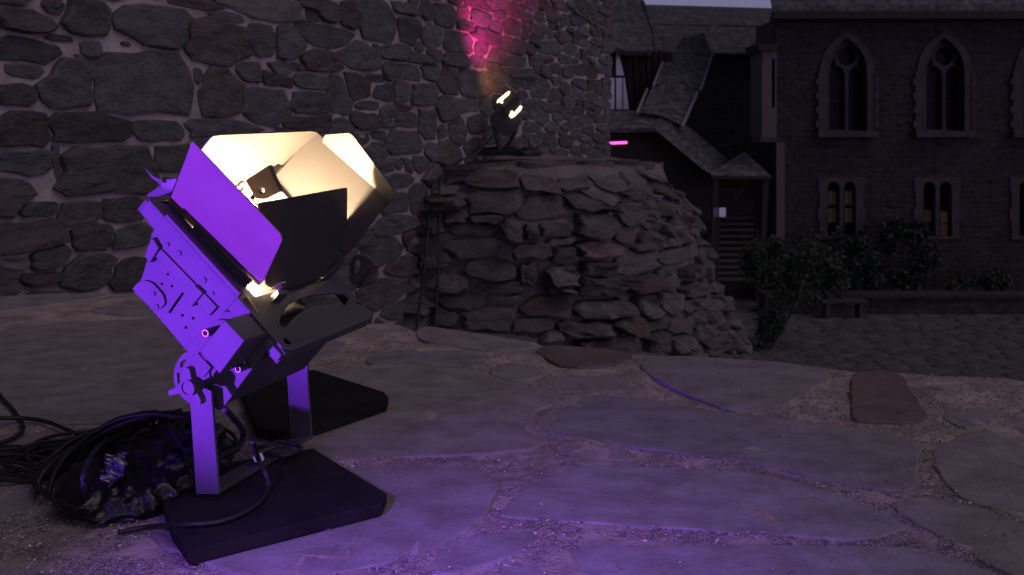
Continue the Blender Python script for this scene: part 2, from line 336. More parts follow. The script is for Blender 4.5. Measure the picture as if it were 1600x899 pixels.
# ================================================================ BASTION
BC=Vector((-.05,7.45,0)); ZT=.28
RZ=[(.30,1.0),(.28,1.04),(.155,1.236),(-.04,1.43),(-.536,1.57),(-.7,1.68),(-1.08,1.85),(-1.6,2.05),(-4,2.6)]
def rad(z):
    if z>=RZ[0][0]: return RZ[0][1]
    for (za,ra),(zb,rb) in zip(RZ,RZ[1:]):
        if z>=zb: return rb+(ra-rb)*(z-zb)/(za-zb)
    return RZ[-1][1]
def bmap(s,t,h):
    th=s/1.4; r=rad(t)+h; return BC+Vector((math.sin(th)*r,-math.cos(th)*r,t))
def bhit(px,py):
    d=ray(px,py); d=d/d.y; Y=4.8
    while Y<8.6:
        p=O+d*Y
        if p.z<ZT and math.hypot(p.x-BC.x,p.y-BC.y)<rad(p.z): return p
        Y+=.01
    return None
def bseed(px,py,hw,hh):
    p=bhit(px,py)
    if p is None: return None
    dd=(p-O).length/F
    return (math.atan2(p.x-BC.x,-(p.y-BC.y))*1.4,p.z,hw*dd*1.02/max(.45,math.cos(math.atan2(p.x-BC.x,-(p.y-BC.y))*.8)),hh*dd*1.05)
d4=[(570,135,100,38),(770,155,75,34),(920,145,95,33),(590,235,130,42),(765,255,105,46),(990,230,90,38),(1010,330,80,46),(490,350,85,26),(540,430,115,45),(660,355,42,42),(735,360,30,36),(840,350,70,24),(720,440,72,36),(870,455,45,33),(1005,430,95,27),(565,525,85,36),(720,540,28,48),(860,545,58,38),(600,600,100,24),(800,680,110,42),(1010,590,70,42),(560,730,120,52),(720,750,80,40),(1000,680,90,36),(400,580,80,28),(440,670,80,38),(380,720,60,38),(940,770,70,30),(340,185,80,20),(300,330,60,40),(330,480,60,30),(430,120,50,30)]
d5=[(350,265,80,38),(170,210,75,36),(300,365,50,26),(500,435,75,26),(500,265,42,40),(440,180,48,36),(520,355,38,40),(380,380,65,36),(560,500,42,24),(470,545,52,28),(560,575,48,24),(470,620,55,38),(380,640,48,46),(560,630,48,24),(300,700,60,36),(420,710,58,24),(520,720,66,32),(420,775,48,36),(510,780,38,38),(590,740,34,33),(640,700,34,28),(720,670,38,28),(680,620,34,28),(760,710,34,33),(650,790,48,33),(730,780,28,36)]
bs=[bseed(560+x/2.725,230+y/2.725,a/2.725,c/2.725) for x,y,a,c in d4]+[bseed(860+x/2.569,230+y/2.569,a/2.569,c/2.569) for x,y,a,c in d5]
bs=[q for q in bs if q]; redq=bs[14] if len(bs)>14 else None
bs=fill(bs,-1.3,2.9,-2.4,.26,lambda s,t:(.115 if s<1 else .09)*(1 if t>-.5 else .85),7000,None,(1.5,3.6))
bast=thing('stone_bastion',BC+Vector((.6,-1.4,-3.7)),'broken round stump of layered rubble masonry jutting from the castle wall, carrying the distant lamp','ruin')
V=[];Fc=[]; na,nb=150,90
for j in range(nb+1):
    z=ZT-(4.03)*(j/nb)**1.3
    for i in range(na+1):
        th=-1.6+4.2*i/na
        r=rad(z)-.035+.05*noise.noise(Vector((th*5,z*5,0)))+.02*noise.noise(Vector((th*16,z*16,5)))
        V.append(BC+Vector((math.sin(th)*r,-math.cos(th)*r,z)))
for j in range(nb):
    for i in range(na): a=j*(na+1)+i; Fc.append((a,a+1,a+na+2,a+na+1))
obj('rubble_core',V,Fc,M['bmortar'],bast,smooth=True)
# mounded top, tailing back along the wall
def topz(x,y,r):
    return ZT+.03+.10*(1-min(1,r))+.03*noise.noise(Vector((x*3,y*3,9)))+.012*noise.noise(Vector((x*12,y*12,9)))
V=[];Fc=[];nr=26
for j in range(nr+1):
    for i in range(na+1):
        th=-1.9+5.2*i/na; q=j/nr
        back=max(0,-math.cos(th))
        r=q*((rad(ZT)+.05+.05*noise.noise(Vector((th*4,3,3))))*(1+.75*back))
        x,y=BC.x+math.sin(th)*r,BC.y-math.cos(th)*r
        z=topz(x,y,q)
        if j==nr: z-=.12
        V.append(Vector((x,y,z)))
for j in range(nr):
    for i in range(na): a=j*(na+1)+i; Fc.append((a,a+1,a+na+2,a+na+1))
obj('top_bed',V,Fc,mat('pale_top_mortar',(.24,.19,.16),.95,bump=.02,scale=30,col2=(.14,.115,.10),cscale=4),bast,smooth=True)
PW[0]=4.5
nB=lay_stones(bast,'stone',bs,bmap,lambda q:.022+.12*min(q[2],q[3]),lambda q:R.choice([.02,.05,.09,.13,.035])*(1 if q[0]<.9 else .55),.08,lambda q:M['redflag'] if (q is not None and q is redq) else M['bstone'],230,lambda x,y:640<x<1200 and 240<y<560,rough=.9,smooth=False,cap=1.4,slab=True,jit=.13)
PW[0]=2.6
for k in range(34):   # capping slabs
    th=R.uniform(-1.0,2.3); r=rad(ZT)*R.uniform(.62,.97)*(1+.75*max(0,-math.cos(th)))
    x,y=BC.x+math.sin(th)*r,BC.y-math.cos(th)*r
    if (Vector((x,y,0))-W0).dot(WN)<.12: continue
    z=topz(x,y,r/(rad(ZT)))+.002-.03; a=R.uniform(.08,.19); n=9; ang=R.uniform(0,6)
    P=[]
    for i in range(n):
        t=i*2*math.pi/n; rr=a*R.uniform(.75,1.1); P.append(Vector((x+math.cos(t+ang)*rr*1.3,y+math.sin(t+ang)*rr*.8,z+.01*math.sin(t))))
    b=MB(); b.prism(P,(R.uniform(-.01,.01),R.uniform(-.01,.01),R.uniform(.035,.055))); b.build('cap_slab',M['bstone'],bast)
# loose rubble on the right shoulder
for k in range(120):
    px=R.choice([R.uniform(985,1090),R.uniform(1080,1180),R.uniform(1090,1185)]); py=(275+(px-985)*.62 if px<1090 else 440+(px-1080)*1.15)+R.uniform(-2,60)*R.random()
    p=bhit(px-10,py+6)
    if p is None: continue
    a=R.uniform(.03,.09); b=MB(); V=[]
    bm=bmesh.new(); bmesh.ops.create_icosphere(bm,subdivisions=1,radius=1)
    for v in bm.verts: v.co*=R.uniform(.6,1.15)
    V=[p+Vector((v.co.x*a*1.3,v.co.y*a,v.co.z*a*.62)) for v in bm.verts]; Fc=[tuple(v.index for v in f.verts) for f in bm.faces]; bm.free()
    obj('loose_stone',V,Fc,M['bstone'],bast)
# cables hanging over the bastion
for k,pts in enumerate([[(700,262),(690,272),(682,320),(674,390),(668,450),(660,510),(658,545)],[(712,262),(698,275),(695,330),(693,400),(690,460),(686,520),(684,548)]]):
    P=[]
    for i,(x,y) in enumerate(pts):
        p=bhit(x,y)
        if p is None: p=pl(x,y,W0+WN*.05,WN)
        n_=(p-BC); n_.z=0; n_.normalize(); P.append(p+n_*(.09 if i else .03))
    b=MB(); b.tube(spline(P),.009,6)
    b.build('hanging_cable',M['rubber'],None,smooth=True,label=['black cable hanging down the left flank of the bastion, the outer one nearer the fixture','black cable hanging down the left flank of the bastion, the inner one nearer the masonry'][k],cat='cable',group='cables hanging down the bastion')
# ================================================================ TERRACE
edge=[(-700,475),(-300,468),(0,461),(90,455),(200,456),(330,470),(470,488),(560,505),(610,503),(650,512),(700,514),(760,521),(835,532),(850,538),(927,542),(997,551),(1010,555),(1076,555),(1211,563),(1300,572),(1335,578),(1405,580),(1500,583),(1600,592),(1800,610),(2300,660),(3200,760)]
E=[gp(x,y) for x,y in edge]; E2=[]
for a,c in zip(E,E[1:]):
    n=max(2,int((c-a).length/.035)); n=min(n,40)
    for k in range(n): p=a.lerp(c,k/n); E2.append(p+Vector((0,.014*noise.noise(p*9)+.006*noise.noise(p*40),0)))
rows=[0,.004,.012]+[.03+ (i/60)**1.6*.97 for i in range(61)]
V=[];Fc=[];n=len(E2)
for dz,inn in((-4.3,.35),(-1.5,.10),(-.25,.03),(-.05,.0)):
    for p in E2: V.append(Vector((p.x,p.y-inn,dz)))
for r in rows:
    for i,p in enumerate(E2):
        q=Vector((p.x*(1+.6*r),p.y*(1-r)+(-2.5)*r,0))
        q.z=-.0035+.006*noise.noise(q*11)+.004*noise.noise(q*37)-(.012 if r==0 else 0)
        V.append(q)
m=4+len(rows)
for j in range(m-1):
    for i in range(n-1): a=j*n+i; Fc.append((a,a+1,a+n+1,a+n))
terr=obj('terrace_ground',V,Fc,M['bed'],None,smooth=True,kind='structure')
flags=[
 [(485,578),(657,574),(741,579),(801,600),(866,612),(872,628),(834,641),(825,662),(832,680),(850,698),(755,707),(620,713),(527,715),(440,700),(420,640),(440,600)],
 [(573,556),(620,546),(700,549),(766,554),(758,570),(578,569)],
 [(650,516),(666,510),(740,520),(832,535),(823,544),(769,549),(685,536),(655,529)],
 [(836,549),(853,540),(927,544),(990,553),(965,567),(923,576),(873,570)],
 [(766,575),(797,567),(825,572),(850,580),(834,593),(801,595),(768,586)],
 [(846,601),(876,586),(980,590),(984,612),(843,607)],
 [(853,676),(880,646),(923,616),(1000,624),(1126,643),(1295,664),(1424,683),(1434,694),(1429,764),(1392,765),(1316,753),(1169,719),(1000,698)],
 [(1002,575),(1010,558),(1076,558),(1211,566),(1292,576),(1288,592),(1253,618),(1202,639),(1139,641),(1063,611),(1015,586)],
 [(1335,582),(1405,583),(1436,634),(1452,651),(1432,660),(1335,658),(1331,613)],
 [(1470,651),(1485,643),(1565,641),(1554,658),(1507,669)],
 [(1457,705),(1506,679),(1600,656),(1760,640),(1900,700),(1800,860),(1600,813),(1502,776),(1478,752)],
 [(1387,781),(1497,783),(1600,820),(1760,885),(1700,960),(1600,904),(1561,886),(1424,811)],
 [(776,806),(834,756),(913,726),(1000,730),(1181,738),(1295,766),(1410,811),(1407,823),(1367,841),(1270,837),(1000,820)],
 [(770,902),(860,866),(918,849),(1000,853),(1200,851),(1440,856),(1540,889),(1640,935),(1600,1060),(700,1060)],
 [(668,890),(699,849),(741,837),(829,828),(834,847),(797,866),(722,889),(690,897)],
 [(522,735),(620,728),(741,728),(781,753),(758,800),(741,819),(657,866),(573,884),(480,904),(380,898),(250,850),(220,780),(310,735),(400,732)],
 [(878,698),(899,694),(995,708),(991,719),(909,713)],
 [(-160,560),(-60,532),(20,512),(110,503),(240,498),(380,515),(440,545),(440,590),(410,640),(300,655),(150,660),(0,664),(-160,655)],
 [(-100,488),(-40,466),(80,459),(180,460),(90,474),(0,486)],
 [(140,487),(200,469),(300,474),(380,488),(330,500),(200,492)],
 [(-100,505),(0,494),(60,496),(0,508),(-100,528)],
 [(-120,690),(60,684),(180,700),(60,730),(-140,740)],
 [(-160,770),(-20,758),(60,765),(50,790),(-60,830),(-200,850)],
 [(420,520),(500,520),(540,540),(520,560),(440,560)]]
fpoly=[]
def flag(P,mt,parent=terr):
    # P world points on z=0
    Q=[]
    for a,c in zip(P,P[1:]+P[:1]):
        n=max(2,int((c-a).length/.022)); n=min(n,26)
        for k in range(n): Q.append(a.lerp(c,k/n))
    for _ in range(1): Q=[(Q[i-1]+Q[i]*2+Q[(i+1)%len(Q)])/4 for i in range(len(Q))]
    Q=[q+Vector((noise.noise(q*22),noise.noise(q*22+Vector((9,9,9))),0))*.0045+Vector((noise.noise(q*70),noise.noise(q*70+Vector((5,5,5))),0))*.0022 for q in Q]
    cx=sum((q for q in Q),Vector())/len(Q); n=len(Q)
    tx,ty,z0=R.uniform(-.005,.005),R.uniform(-.005,.005),R.uniform(-.001,.002)
    ar=sum(Q[i].x*Q[(i+1)%n].y-Q[(i+1)%n].x*Q[i].y for i in range(n)); sg=1 if ar>0 else -1
    V=[]
    def top(q): return z0+tx*(q.x-cx.x)+ty*(q.y-cx.y)
    for ins,dz in((0,-.035),(0,-.0035),(.0015,-.0008),(.004,0)):
        for i,q in enumerate(Q):
            t=(Q[(i+1)%n]-Q[i-1]); 
            if t.length>0: t.normalize()
            nn=Vector((-t.y,t.x,0))*sg
            p=q+nn*(ins-.004); V.append(Vector((p.x,p.y,(top(q)+dz) if dz>-.03 else dz)))
    Fc=[]
    for r in range(3):
        for k in range(n): a=r*n+k;b=r*n+(k+1)%n; Fc.append((a,b,b+n,a+n))
    Fc.append(tuple(3*n+k for k in range(n)))
    fpoly.append([(q.x,q.y) for q in Q])
    return obj('flagstone',V,Fc,mt,parent)
for i,f in enumerate(flags): flag([gp(x,y) for x,y in f],M['redflag'] if i in(3,8) else M['flag'])
sd=[]   # flags outside the frame
for _ in range(1500):
    x,y=R.uniform(-3.2,3.6),R.uniform(-1.4,2.6)
    a=R.uniform(.13,.26); q=(x,y,a,a*R.uniform(.6,.9))
    if all((abs(x-p[0])/(q[2]+p[2]))**2.6+(abs(y-p[1])/(q[3]+p[3]))**2.6>.95 for p in sd): sd.append(q)
def edgeY(x):
    for a,c in zip(E,E[1:]):
        if a.x<=x<=c.x: return a.y+(c.y-a.y)*(x-a.x)/(c.x-a.x+1e-9)
    return 0
for q in sd:
    out=cell_outline(sd,q,.05,n=12,cap=1.15); P=[Vector((x,y,0)) for x,y in out]
    if any(p.y>edgeY(p.x)-.04 for p in P): continue
    def vis(p):
        if p.y<.15: return False
        x,y=proj(p); return -40<x<1640 and y<930
    if any(vis(p) for p in P) : continue
    if any(inpoly(q[0],q[1],g) for g in fpoly): continue
    if any(inpoly(p.x,p.y,g) for p in P for g in fpoly): continue
    flag(P,M['flag'])
# loose grit in the joints
gr=MB(); qz=MB(); cnt=0
octf=[(0,2,4),(2,1,4),(1,3,4),(3,0,4),(2,0,5),(1,2,5),(3,1,5),(0,3,5)]
bbs=[(min(p[0] for p in g),max(p[0] for p in g),min(p[1] for p in g),max(p[1] for p in g),g) for g in fpoly]
for _ in range(95000):
    px,py=R.uniform(-20,1620),500+410*R.random()**.8
    p=gp(px,py); 
    if p.y>edgeY(p.x)-.01: continue
    on=any(a<p.x<b and c<p.y<d and inpoly(p.x,p.y,g) for a,b,c,d,g in bbs)
    if on and R.random()>.010: continue
    s=R.uniform(.0006,.0018)*(1.0 if R.random()<.93 else 1.8); z=(-.0022+.006*noise.noise(p*11)+.004*noise.noise(p*37)) if not on else .003
    ex=[Vector((s*R.uniform(.7,1.5),0,0)),Vector((0,s*R.uniform(.7,1.5),0)),Vector((0,0,s*.7))]
    th=R.uniform(0,3); ex=[Vector((e.x*math.cos(th)-e.y*math.sin(th),e.x*math.sin(th)+e.y*math.cos(th),e.z)) for e in ex]
    o=Vector((p.x,p.y,z)); V=[o+ex[0],o-ex[0],o+ex[1],o-ex[1],o+ex[2],o-ex[2]]
    (qz if R.random()<.045 else gr).add(V,octf); cnt+=1
gr.build('grit',M['gravel'],None,kind='stuff',label='fine brown grit lying in the joints between the terrace flagstones',cat='grit')
qz.build('pale_grit',M['quartz'],None,kind='stuff',label='scattered pale glinting chips among the joint grit',cat='grit')
# ================================================================ COURTYARD
GZ=-3.75
b=MB(); b.box((5,60,GZ-.25),(120,0,0),(0,80,0),(0,0,.25)); court=b.build('courtyard_ground',M['ground'],None,kind='structure')
sc=[]
sc=fill(sc,3.6,15.5,16.4,23.2,lambda x,y:.24,5000)
def cmap(x,y,h): return Vector((x,y,GZ+h))
lay_stones(court,'paving_stone',sc,cmap,.03,.022,.01,M['cobble'],299,lambda x,y:1150<x<1610 and 480<y<595,rough=.4,smooth=True,cap=1.15)
b=MB(); b.box((11.5,23.75,GZ+.21),(5.2,0,0),(0,.35,0),(0,0,.21)); b.box((11.5,23.72,GZ+.455),(5.25,0,0),(0,.42,0),(0,0,.035))
b.build('planter_wall',M['darkwall'],None,label='low dark stone planter wall running along the foot of the church',cat='wall')
b=MB(); p0=pw(1285,463,22.9); b.box((p0.x+.5,22.9,GZ+.42),(.55,0,0),(0,.2,0),(0,0,.03))
for sx in(-.4,.4): b.box((p0.x+.5+sx,22.9,GZ+.195),(.04,0,0),(0,.17,0),(0,0,.195))
b.build('stone_bench',M['trim'],None,label='small pale bench slab in front of the planter wall',cat='bench')
# ================================================================ CHURCH
YC=25.0
def cp(x,y,Y=YC): return pw(x,y,Y)
def arch(xc,hw,yspring,yapex,ybot,n=9):
    # pointed arch outline in pixels, clockwise from bottom left
    h=yspring-yapex; r=(hw*hw+h*h)/(2*hw); L=[(xc-hw,ybot),(xc-hw,yspring)]
    a1=math.asin(min(1,h/r))
    for i in range(1,n):
        a=a1*i/n; L.append((xc-hw+r-r*math.cos(a),yspring-r*math.sin(a)))
    L.append((xc,yapex))
    for i in range(n-1,0,-1):
        a=a1*i/n; L.append((xc+hw-r+r*math.cos(a),yspring-r*math.sin(a)))
    return L+[(xc+hw,yspring),(xc+hw,ybot)]
church=thing('church',cp(1400,476),'dark rubble stone church front with pointed traceried windows at the right','church')
big=[1323,1475,1627]; low=[1315,1465,1615]
holes=[[cp(*q) for q in arch(x,31,112,60,206)] for x in big]
for x in low: holes.append([cp(*q) for q in arch(x-12.5,10,294,283,372,4)]); holes.append([cp(*q) for q in arch(x+13,10,294,283,372,4)])
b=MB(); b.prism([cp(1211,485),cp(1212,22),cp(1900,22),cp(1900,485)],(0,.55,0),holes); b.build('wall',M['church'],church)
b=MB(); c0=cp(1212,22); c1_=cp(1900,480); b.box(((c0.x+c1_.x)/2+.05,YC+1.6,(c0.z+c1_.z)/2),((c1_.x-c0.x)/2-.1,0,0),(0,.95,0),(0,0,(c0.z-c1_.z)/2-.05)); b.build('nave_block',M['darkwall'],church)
e0=cp(1207,20,24.7); e1=cp(1905,20,24.7)
b=MB(); b.prism([e0,e0+Vector((0,0,.16)),Vector((e0.x+.2,29,e0.z+5.2)),Vector((e0.x+.2,29,e0.z+5.0))],(e1.x-e0.x,0,0)); rf=b.build('roof',M['slate'],church)
b=MB(); b.box(((e0.x+e1.x)/2,24.72,e0.z-.07),((e1.x-e0.x)/2,0,0),(0,.14,0),(0,0,.09)); b.build('gutter',M['timber'],rf)
for x in big:
    b=MB(); P=[cp(*q) for q in arch(x,43,114,50,208)]; Hh=[cp(*q) for q in arch(x,31,113,60,207)]
    b.prism(P,(0,.12,0),[Hh]); 
    for v in b.v: v.y-=.05
    fr=b.build('window_frame',M['trim'],church)
    b=MB()
    for k in range(9):
        yy=205-k*11; wq=6 if k%2 else 2.5
        for sgn in(-1,1):
            q=cp(x+sgn*(43+wq/2),yy,YC-.03); b.box(q,(wq/2*.0167,0,0),(0,.05,0),(0,0,.083))
    b.build('jamb_quoins',M['trim'],fr)
    b=MB(); q=cp(x,210,YC-.09); b.box(q,(.76,0,0),(0,.14,0),(0,0,.075)); b.build('sill',M['trim'],fr)
    # tracery: two lancets and a roundel pierced through one stone plate
    hs=[[cp(*q,YC+.2) for q in arch(x-15,12.5,120,103,203,6)],[cp(*q,YC+.2) for q in arch(x+15,12.5,120,103,203,6)],
        [cp(x+14.5*math.cos(t*math.pi/9),88+14.5*math.sin(t*math.pi/9),YC+.2) for t in range(18)]]
    for sg in(-1,1): hs.append([cp(x+sg*a_,b_,YC+.2) for a_,b_ in((18,92),(24,98),(27,110),(22,107),(17,101))])
    b=MB(); b.prism([cp(*q,YC+.2) for q in arch(x,32.5,112,58.5,207.5)],(0,.12,0),hs); b.build('tracery',M['trim'],fr)
    b=MB(); b.prism([cp(*q,YC+.4) for q in arch(x,33,112,58,208)],(0,.03,0)); b.build('glass',M['glass'],fr)
    b=MB()
    for sgn in(-15,15):
        for yy in(135,158,181): b.box(cp(x+sgn,yy,YC+.37),(.21,0,0),(0,.012,0),(0,0,.012))
    b.build('glazing_bar',M['timber'],fr)
lit=[('lit1','lit1'),('lit3','lit2'),(None,None)]
for i,x in enumerate(low):
    hs=[[cp(*q,YC-.04) for q in arch(x-12.5,9.5,294,284,369,4)],[cp(*q,YC-.04) for q in arch(x+13,9.5,294,284,369,4)]]
    b=MB(); b.prism([cp(*q,YC-.04) for q in [(x-34,374),(x-34,345),(x-37,345),(x-37,325),(x-34,325),(x-34,300),(x-36,300),(x-36,277),(x+36,277),(x+36,300),(x+34,300),(x+34,325),(x+37,325),(x+37,345),(x+34,345),(x+34,374)]],(0,.2,0),hs)
    fr=b.build('window_frame',M['trim'],church)
    for sgn,k in((-12.5,0),(13,1)):
        b=MB(); b.prism([cp(*q,YC+.30) for q in arch(x+sgn,11,294,282,374,4)],(0,.03,0)); b.build('glass',M['glass'],fr)
        if lit[i][k]:
            for ya,yb in(((299,320),(326,348)) if i==0 else (((328,348),) if k==0 else ((331,349),(351,372)))):
                b=MB(); b.prism([cp(x+sgn-8,ya,YC+.28),cp(x+sgn+8,ya,YC+.28),cp(x+sgn+8,yb,YC+.28),cp(x+sgn-8,yb,YC+.28)],(0,.015,0)); b.build('lit_pane',M[lit[i][k]],fr)
    b=MB(); b.box(cp(x,323,YC+.25),(.45,0,0),(0,.012,0),(0,0,.03)); b.build('glazing_bar',M['timber'],fr)
# stair turret at the corner
b=MB(); q0=cp(1191,215,24.4);q1=cp(1214,75,24.4); b.prism([cp(1191,215,24.4),cp(1191,75,24.4),cp(1213.5,75,24.4),cp(1213.5,215,24.4)],(0,1.2,0),[[cp(1206,168,24.4),cp(1206,92,24.4),cp(1211,92,24.4),cp(1211,168,24.4)]]); t_=b.build('corner_turret',M['turret'],church)
b=MB(); b.prism([cp(1186,80,24.3),cp(1183,68,24.3),cp(1216,68,24.3),cp(1214,80,24.3)],(0,1.3,0)); b.build('turret_cap',M['timber'],t_)
b=MB(); b.prism([cp(1187,222,24.35),cp(1189,214,24.35),cp(1214,214,24.35),cp(1214,222,24.35)],(0,1.2,0)); b.build('turret_corbel',M['trim'],t_)
b=MB(); b.prism([cp(1213.2,485,24.93),cp(1213.2,223,24.93),cp(1226,223,24.93),cp(1226,485,24.93)],(0,.065,0)); b.build('corner_pier',M['turret'],church)
# ================================================================ REAR BUILDINGS
def slab3(name,pts,th,m,parent,**k):
    P=[pw(*p) for p in pts]; n_=(P[1]-P[0]).cross(P[2]-P[0]).normalized()
    if n_.y<0: n_=-n_
    b=MB(); b.prism(P,n_*th); return b.build(name,m,parent,**k)
rear=thing('long_range',pw(1080,440,33),'long dark building with a slate roof closing the courtyard at the back','building')
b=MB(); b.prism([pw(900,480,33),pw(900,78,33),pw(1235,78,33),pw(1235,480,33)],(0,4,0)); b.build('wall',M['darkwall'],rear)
slab3('lower_roof',[(900,84,32.6),(900,34,34.2),(1240,40,34.2),(1240,83,32.6)],.1,M['slate'],rear)
slab3('upper_roof',[(900,36,34.1),(900,5,36.5),(1010,9,36.5),(1240,16,36.5),(1240,41,34.1)],.1,M['slate'],rear)
slab3('ridge_tiles',[(1000,7,36.4),(1000,10,36.4),(1240,17,36.4),(1240,14,36.4)],.2,M['verge'],rear)
slab3('small_window',[(1180,85,32.9),(1189,85,32.9),(1188,118,32.9),(1180,118,32.9)],.06,mat('faint_window',(.14,.14,.16),.4),rear)
th_=thing('timbered_house',pw(975,300,28),'half timbered gable with white plaster panels, just right of the castle wall','house')
b=MB(); b.prism([pw(900,300,28),pw(900,60,28),pw(1030,78,28),pw(1050,84,28),pw(1062,180,28),pw(1062,300,28)],(0,3,0)); b.build('wall',M['timber'],th_)
for q in ([(963,80),(966,80),(975,118),(963,118)],[(938,122),(960,122),(960,171),(938,171)],[(963,122),(972,122),(972,171),(963,171)],[(974,122),(976,122),(983,171),(974,171)]):
    b=MB(); b.prism([pw(x,y,27.94) for x,y in q],(0,.05,0)); b.build('plaster_panel',M['plaster'],th_)
for i in range(7):
    x0=985+i*10; b=MB(); b.prism([pw(x0-6 if i else x0-8,82,27.93),pw(x0+3,82,27.93),pw(x0+3,170,27.93),pw(x0,170,27.93)],(0,.06,0)); b.build('plank',M['redwood'],th_)
slab3('roof',[(880,70,27.3),(880,-60,30.5),(990,-60,30.5),(1004,0,29.6),(1021,45,28.5),(1026,80,27.3),(975,80,27.3),(950,67,27.3)],.15,M['slate'],th_)
slab3('roof_verge',[(1002,0,29.5),(1006,0,29.5),(1023,45,28.4),(1027,80,27.2),(1024,80,27.2),(1019,45,28.4)],.1,M['slate'],th_)
st=thing('covered_staircase',pw(1120,440,25),'covered outdoor wooden staircase with stepped slate roofs dropping to a small pyramid roof','staircase')
slab3('upper_stair_roof',[(1066,60,28.8),(1100,52,29.2),(1112,84,28.2),(1094,140,26.8),(1050,124,26.9),(1022,132,26.9),(1037,96,28)],.12,M['slate'],st)
slab3('middle_stair_roof',[(1018,138,26.7),(1050,124,26.8),(1090,142,26.7),(1066,196,25.4),(1030,180,25.5),(1000,176,25.6)],.12,M['slate'],st)
slab3('roof_verge',[(1112,84,28.0),(1115,85,28.0),(1097,140,26.65),(1093,140,26.65)],.08,M['verge'],st)
slab3('roof_verge',[(1088,143,26.5),(1092,143,26.5),(1068,198,25.2),(1064,196,25.2)],.08,M['verge'],st)
slab3('roof_verge',[(1034,96,27.9),(1037,96,27.9),(1023,133,26.7),(1019,133,26.7)],.08,M['verge'],st)
slab3('roof_verge',[(1010,138,26.5),(1013,138,26.5),(998,175,25.4),(994,175,25.4)],.08,M['verge'],st)
slab3('landing_roof',[(900,172,26.2),(1035,174,26.2),(1024,200,24.9),(900,200,24.9)],.12,M['slate'],st)
slab3('descending_roof',[(1035,174,26.0),(1060,186,25.9),(1140,252,25.6),(1115,274,24.6),(1100,266,24.6),(1020,200,24.9)],.12,M['slate'],st)
ap=(1166,240,25.4)
slab3('porch_roof',[ap,(1112,274,24.3),(1206,276,24.3)],.06,M['slate'],st)
slab3('porch_roof',[ap,(1206,276,24.3),(1200,272,26.2)],.06,M['slate'],st)
slab3('porch_roof',[ap,(1112,274,24.3),(1118,270,26.2)],.06,M['slate'],st)
b=MB(); b.prism([pw(1112,279,24.3),pw(1112,274,24.3),pw(1206,276,24.3),pw(1206,281,24.3)],(0,.12,0)); b.build('eaves_beam',M['timber'],st)
for x in(1118,1196):
    p=pw(x,278,24.45); b=MB(); b.box((p.x,24.45,(p.z+GZ)/2),(.07,0,0),(0,.07,0),(0,0,(p.z-GZ)/2)); b.build('post',M['timber'],st)
b=MB(); b.prism([pw(900,300,25.6),pw(900,201,25.6),pw(1022,201,25.6),pw(1113,272,25.6),pw(1113,440,25.6),pw(1080,440,25.6),pw(960,300,25.6)],(0,.15,0)); b.build('side_boarding',M['timber'],st)
b=MB(); b.prism([pw(900,480,25.9),pw(900,295,25.9),pw(1200,295,25.9),pw(1200,480,25.9)],(0,.3,0)); b.build('back_wall',M['darkwall'],st)
for k in range(11):
    y0=436-k*9.6; Y0=24.0+k*.17; p0=pw(1112,y0,Y0); p1=pw(1186-k*1.0,y0,Y0)
    b=MB(); b.box(((p0.x+p1.x)/2,Y0,p0.z),((p1.x-p0.x)/2,0,0),(0,.15,0),(0,0,.025)); b.build('step',mat('step_wood',(.06,.05,.045),.8) if k==0 else bpy.data.materials['step_wood'],st)
for x in(1110,1186):
    b=MB(); b.tube([pw(x,440,24.0),pw(x,400,24.0)],.035,6); b.tube([pw(x,400,24.0),pw(x-4,345,25.7)],.03,6); b.build('handrail',M['timber'],st)
b=MB(); b.tube([pw(952,224,24.6),pw(980,223,24.6)],.035,8); b.build('tube_light',M['pink'],None,label='glowing pink fluorescent tube under the covered stair roof',cat='light tube')
sg=thing('notice_sign',gp(1120,445,GZ+.02),'small white notice board on a post beside the wooden steps','sign')
b=MB(); b.prism([pw(1124,325,23.7),pw(1134,325,23.7),pw(1134,339,23.7),pw(1124,339,23.7)],(0,.04,0)); b.build('notice',M['sign'],sg)
b=MB(); b.prism([pw(1115,325,23.72),pw(1123.6,325,23.72),pw(1123.6,339,23.72),pw(1115,339,23.72)],(0,.04,0)); b.build('notice',M['signb'],sg,label='darker blue notice panel')
b=MB(); p=pw(1123,339,23.8); b.box((p.x,23.8,(p.z+GZ)/2),(.03,0,0),(0,.03,0),(0,0,(p.z-GZ)/2)); b.build('post',M['timber'],sg)
# ================================================================ SHRUBS
def shrub(name,label,cat,base,blobs,n,leaf,m,stems,group=None,ms=.02):
    r=thing(name,base,label,cat,group)
    b=MB()
    for (p,q,ra) in stems:
        mid=(Vector(p)+Vector(q))/2+Vector((R.uniform(-.1,.1),R.uniform(-.1,.1),0)); b.tube(spline([p,mid,q],4),ra,5,ra*.4)
    if b.v: b.build('trunk',M['bark'],r)
    b=MB()
    for _ in range(n):
        c,rr=R.choice(blobs); 
        while True:
            d=Vector((R.uniform(-1,1),R.uniform(-1,1),R.uniform(-1,1)))
            if d.length<1: break
        d=d*(.55+.45*R.random()); p=Vector((c[0]+d.x*rr[0],c[1]+d.y*rr[1],c[2]+d.z*rr[2]))
        if noise.noise(p*2.6)<-.18: continue
        a=Vector((R.uniform(-1,1),R.uniform(-1,1),R.uniform(-1,1))).normalized(); e=a.cross(Vector((R.uniform(-1,1),R.uniform(-1,1),R.uniform(-1,1)))).normalized()
        l=leaf*R.uniform(.6,1.3); b.add([p-a*l,p+e*l*.4,p+a*l,p-e*l*.4],[(0,1,2,3)])
    b.build('crown',m,r); return r
Yb=19.3
def bl(x,y,rx,ry,Y,k=1.0): p=pw(x,y,Y); s=Y/F; return (tuple(p),(rx*s,rx*s*k,ry*s))
base=pw(1195,548,Yb)
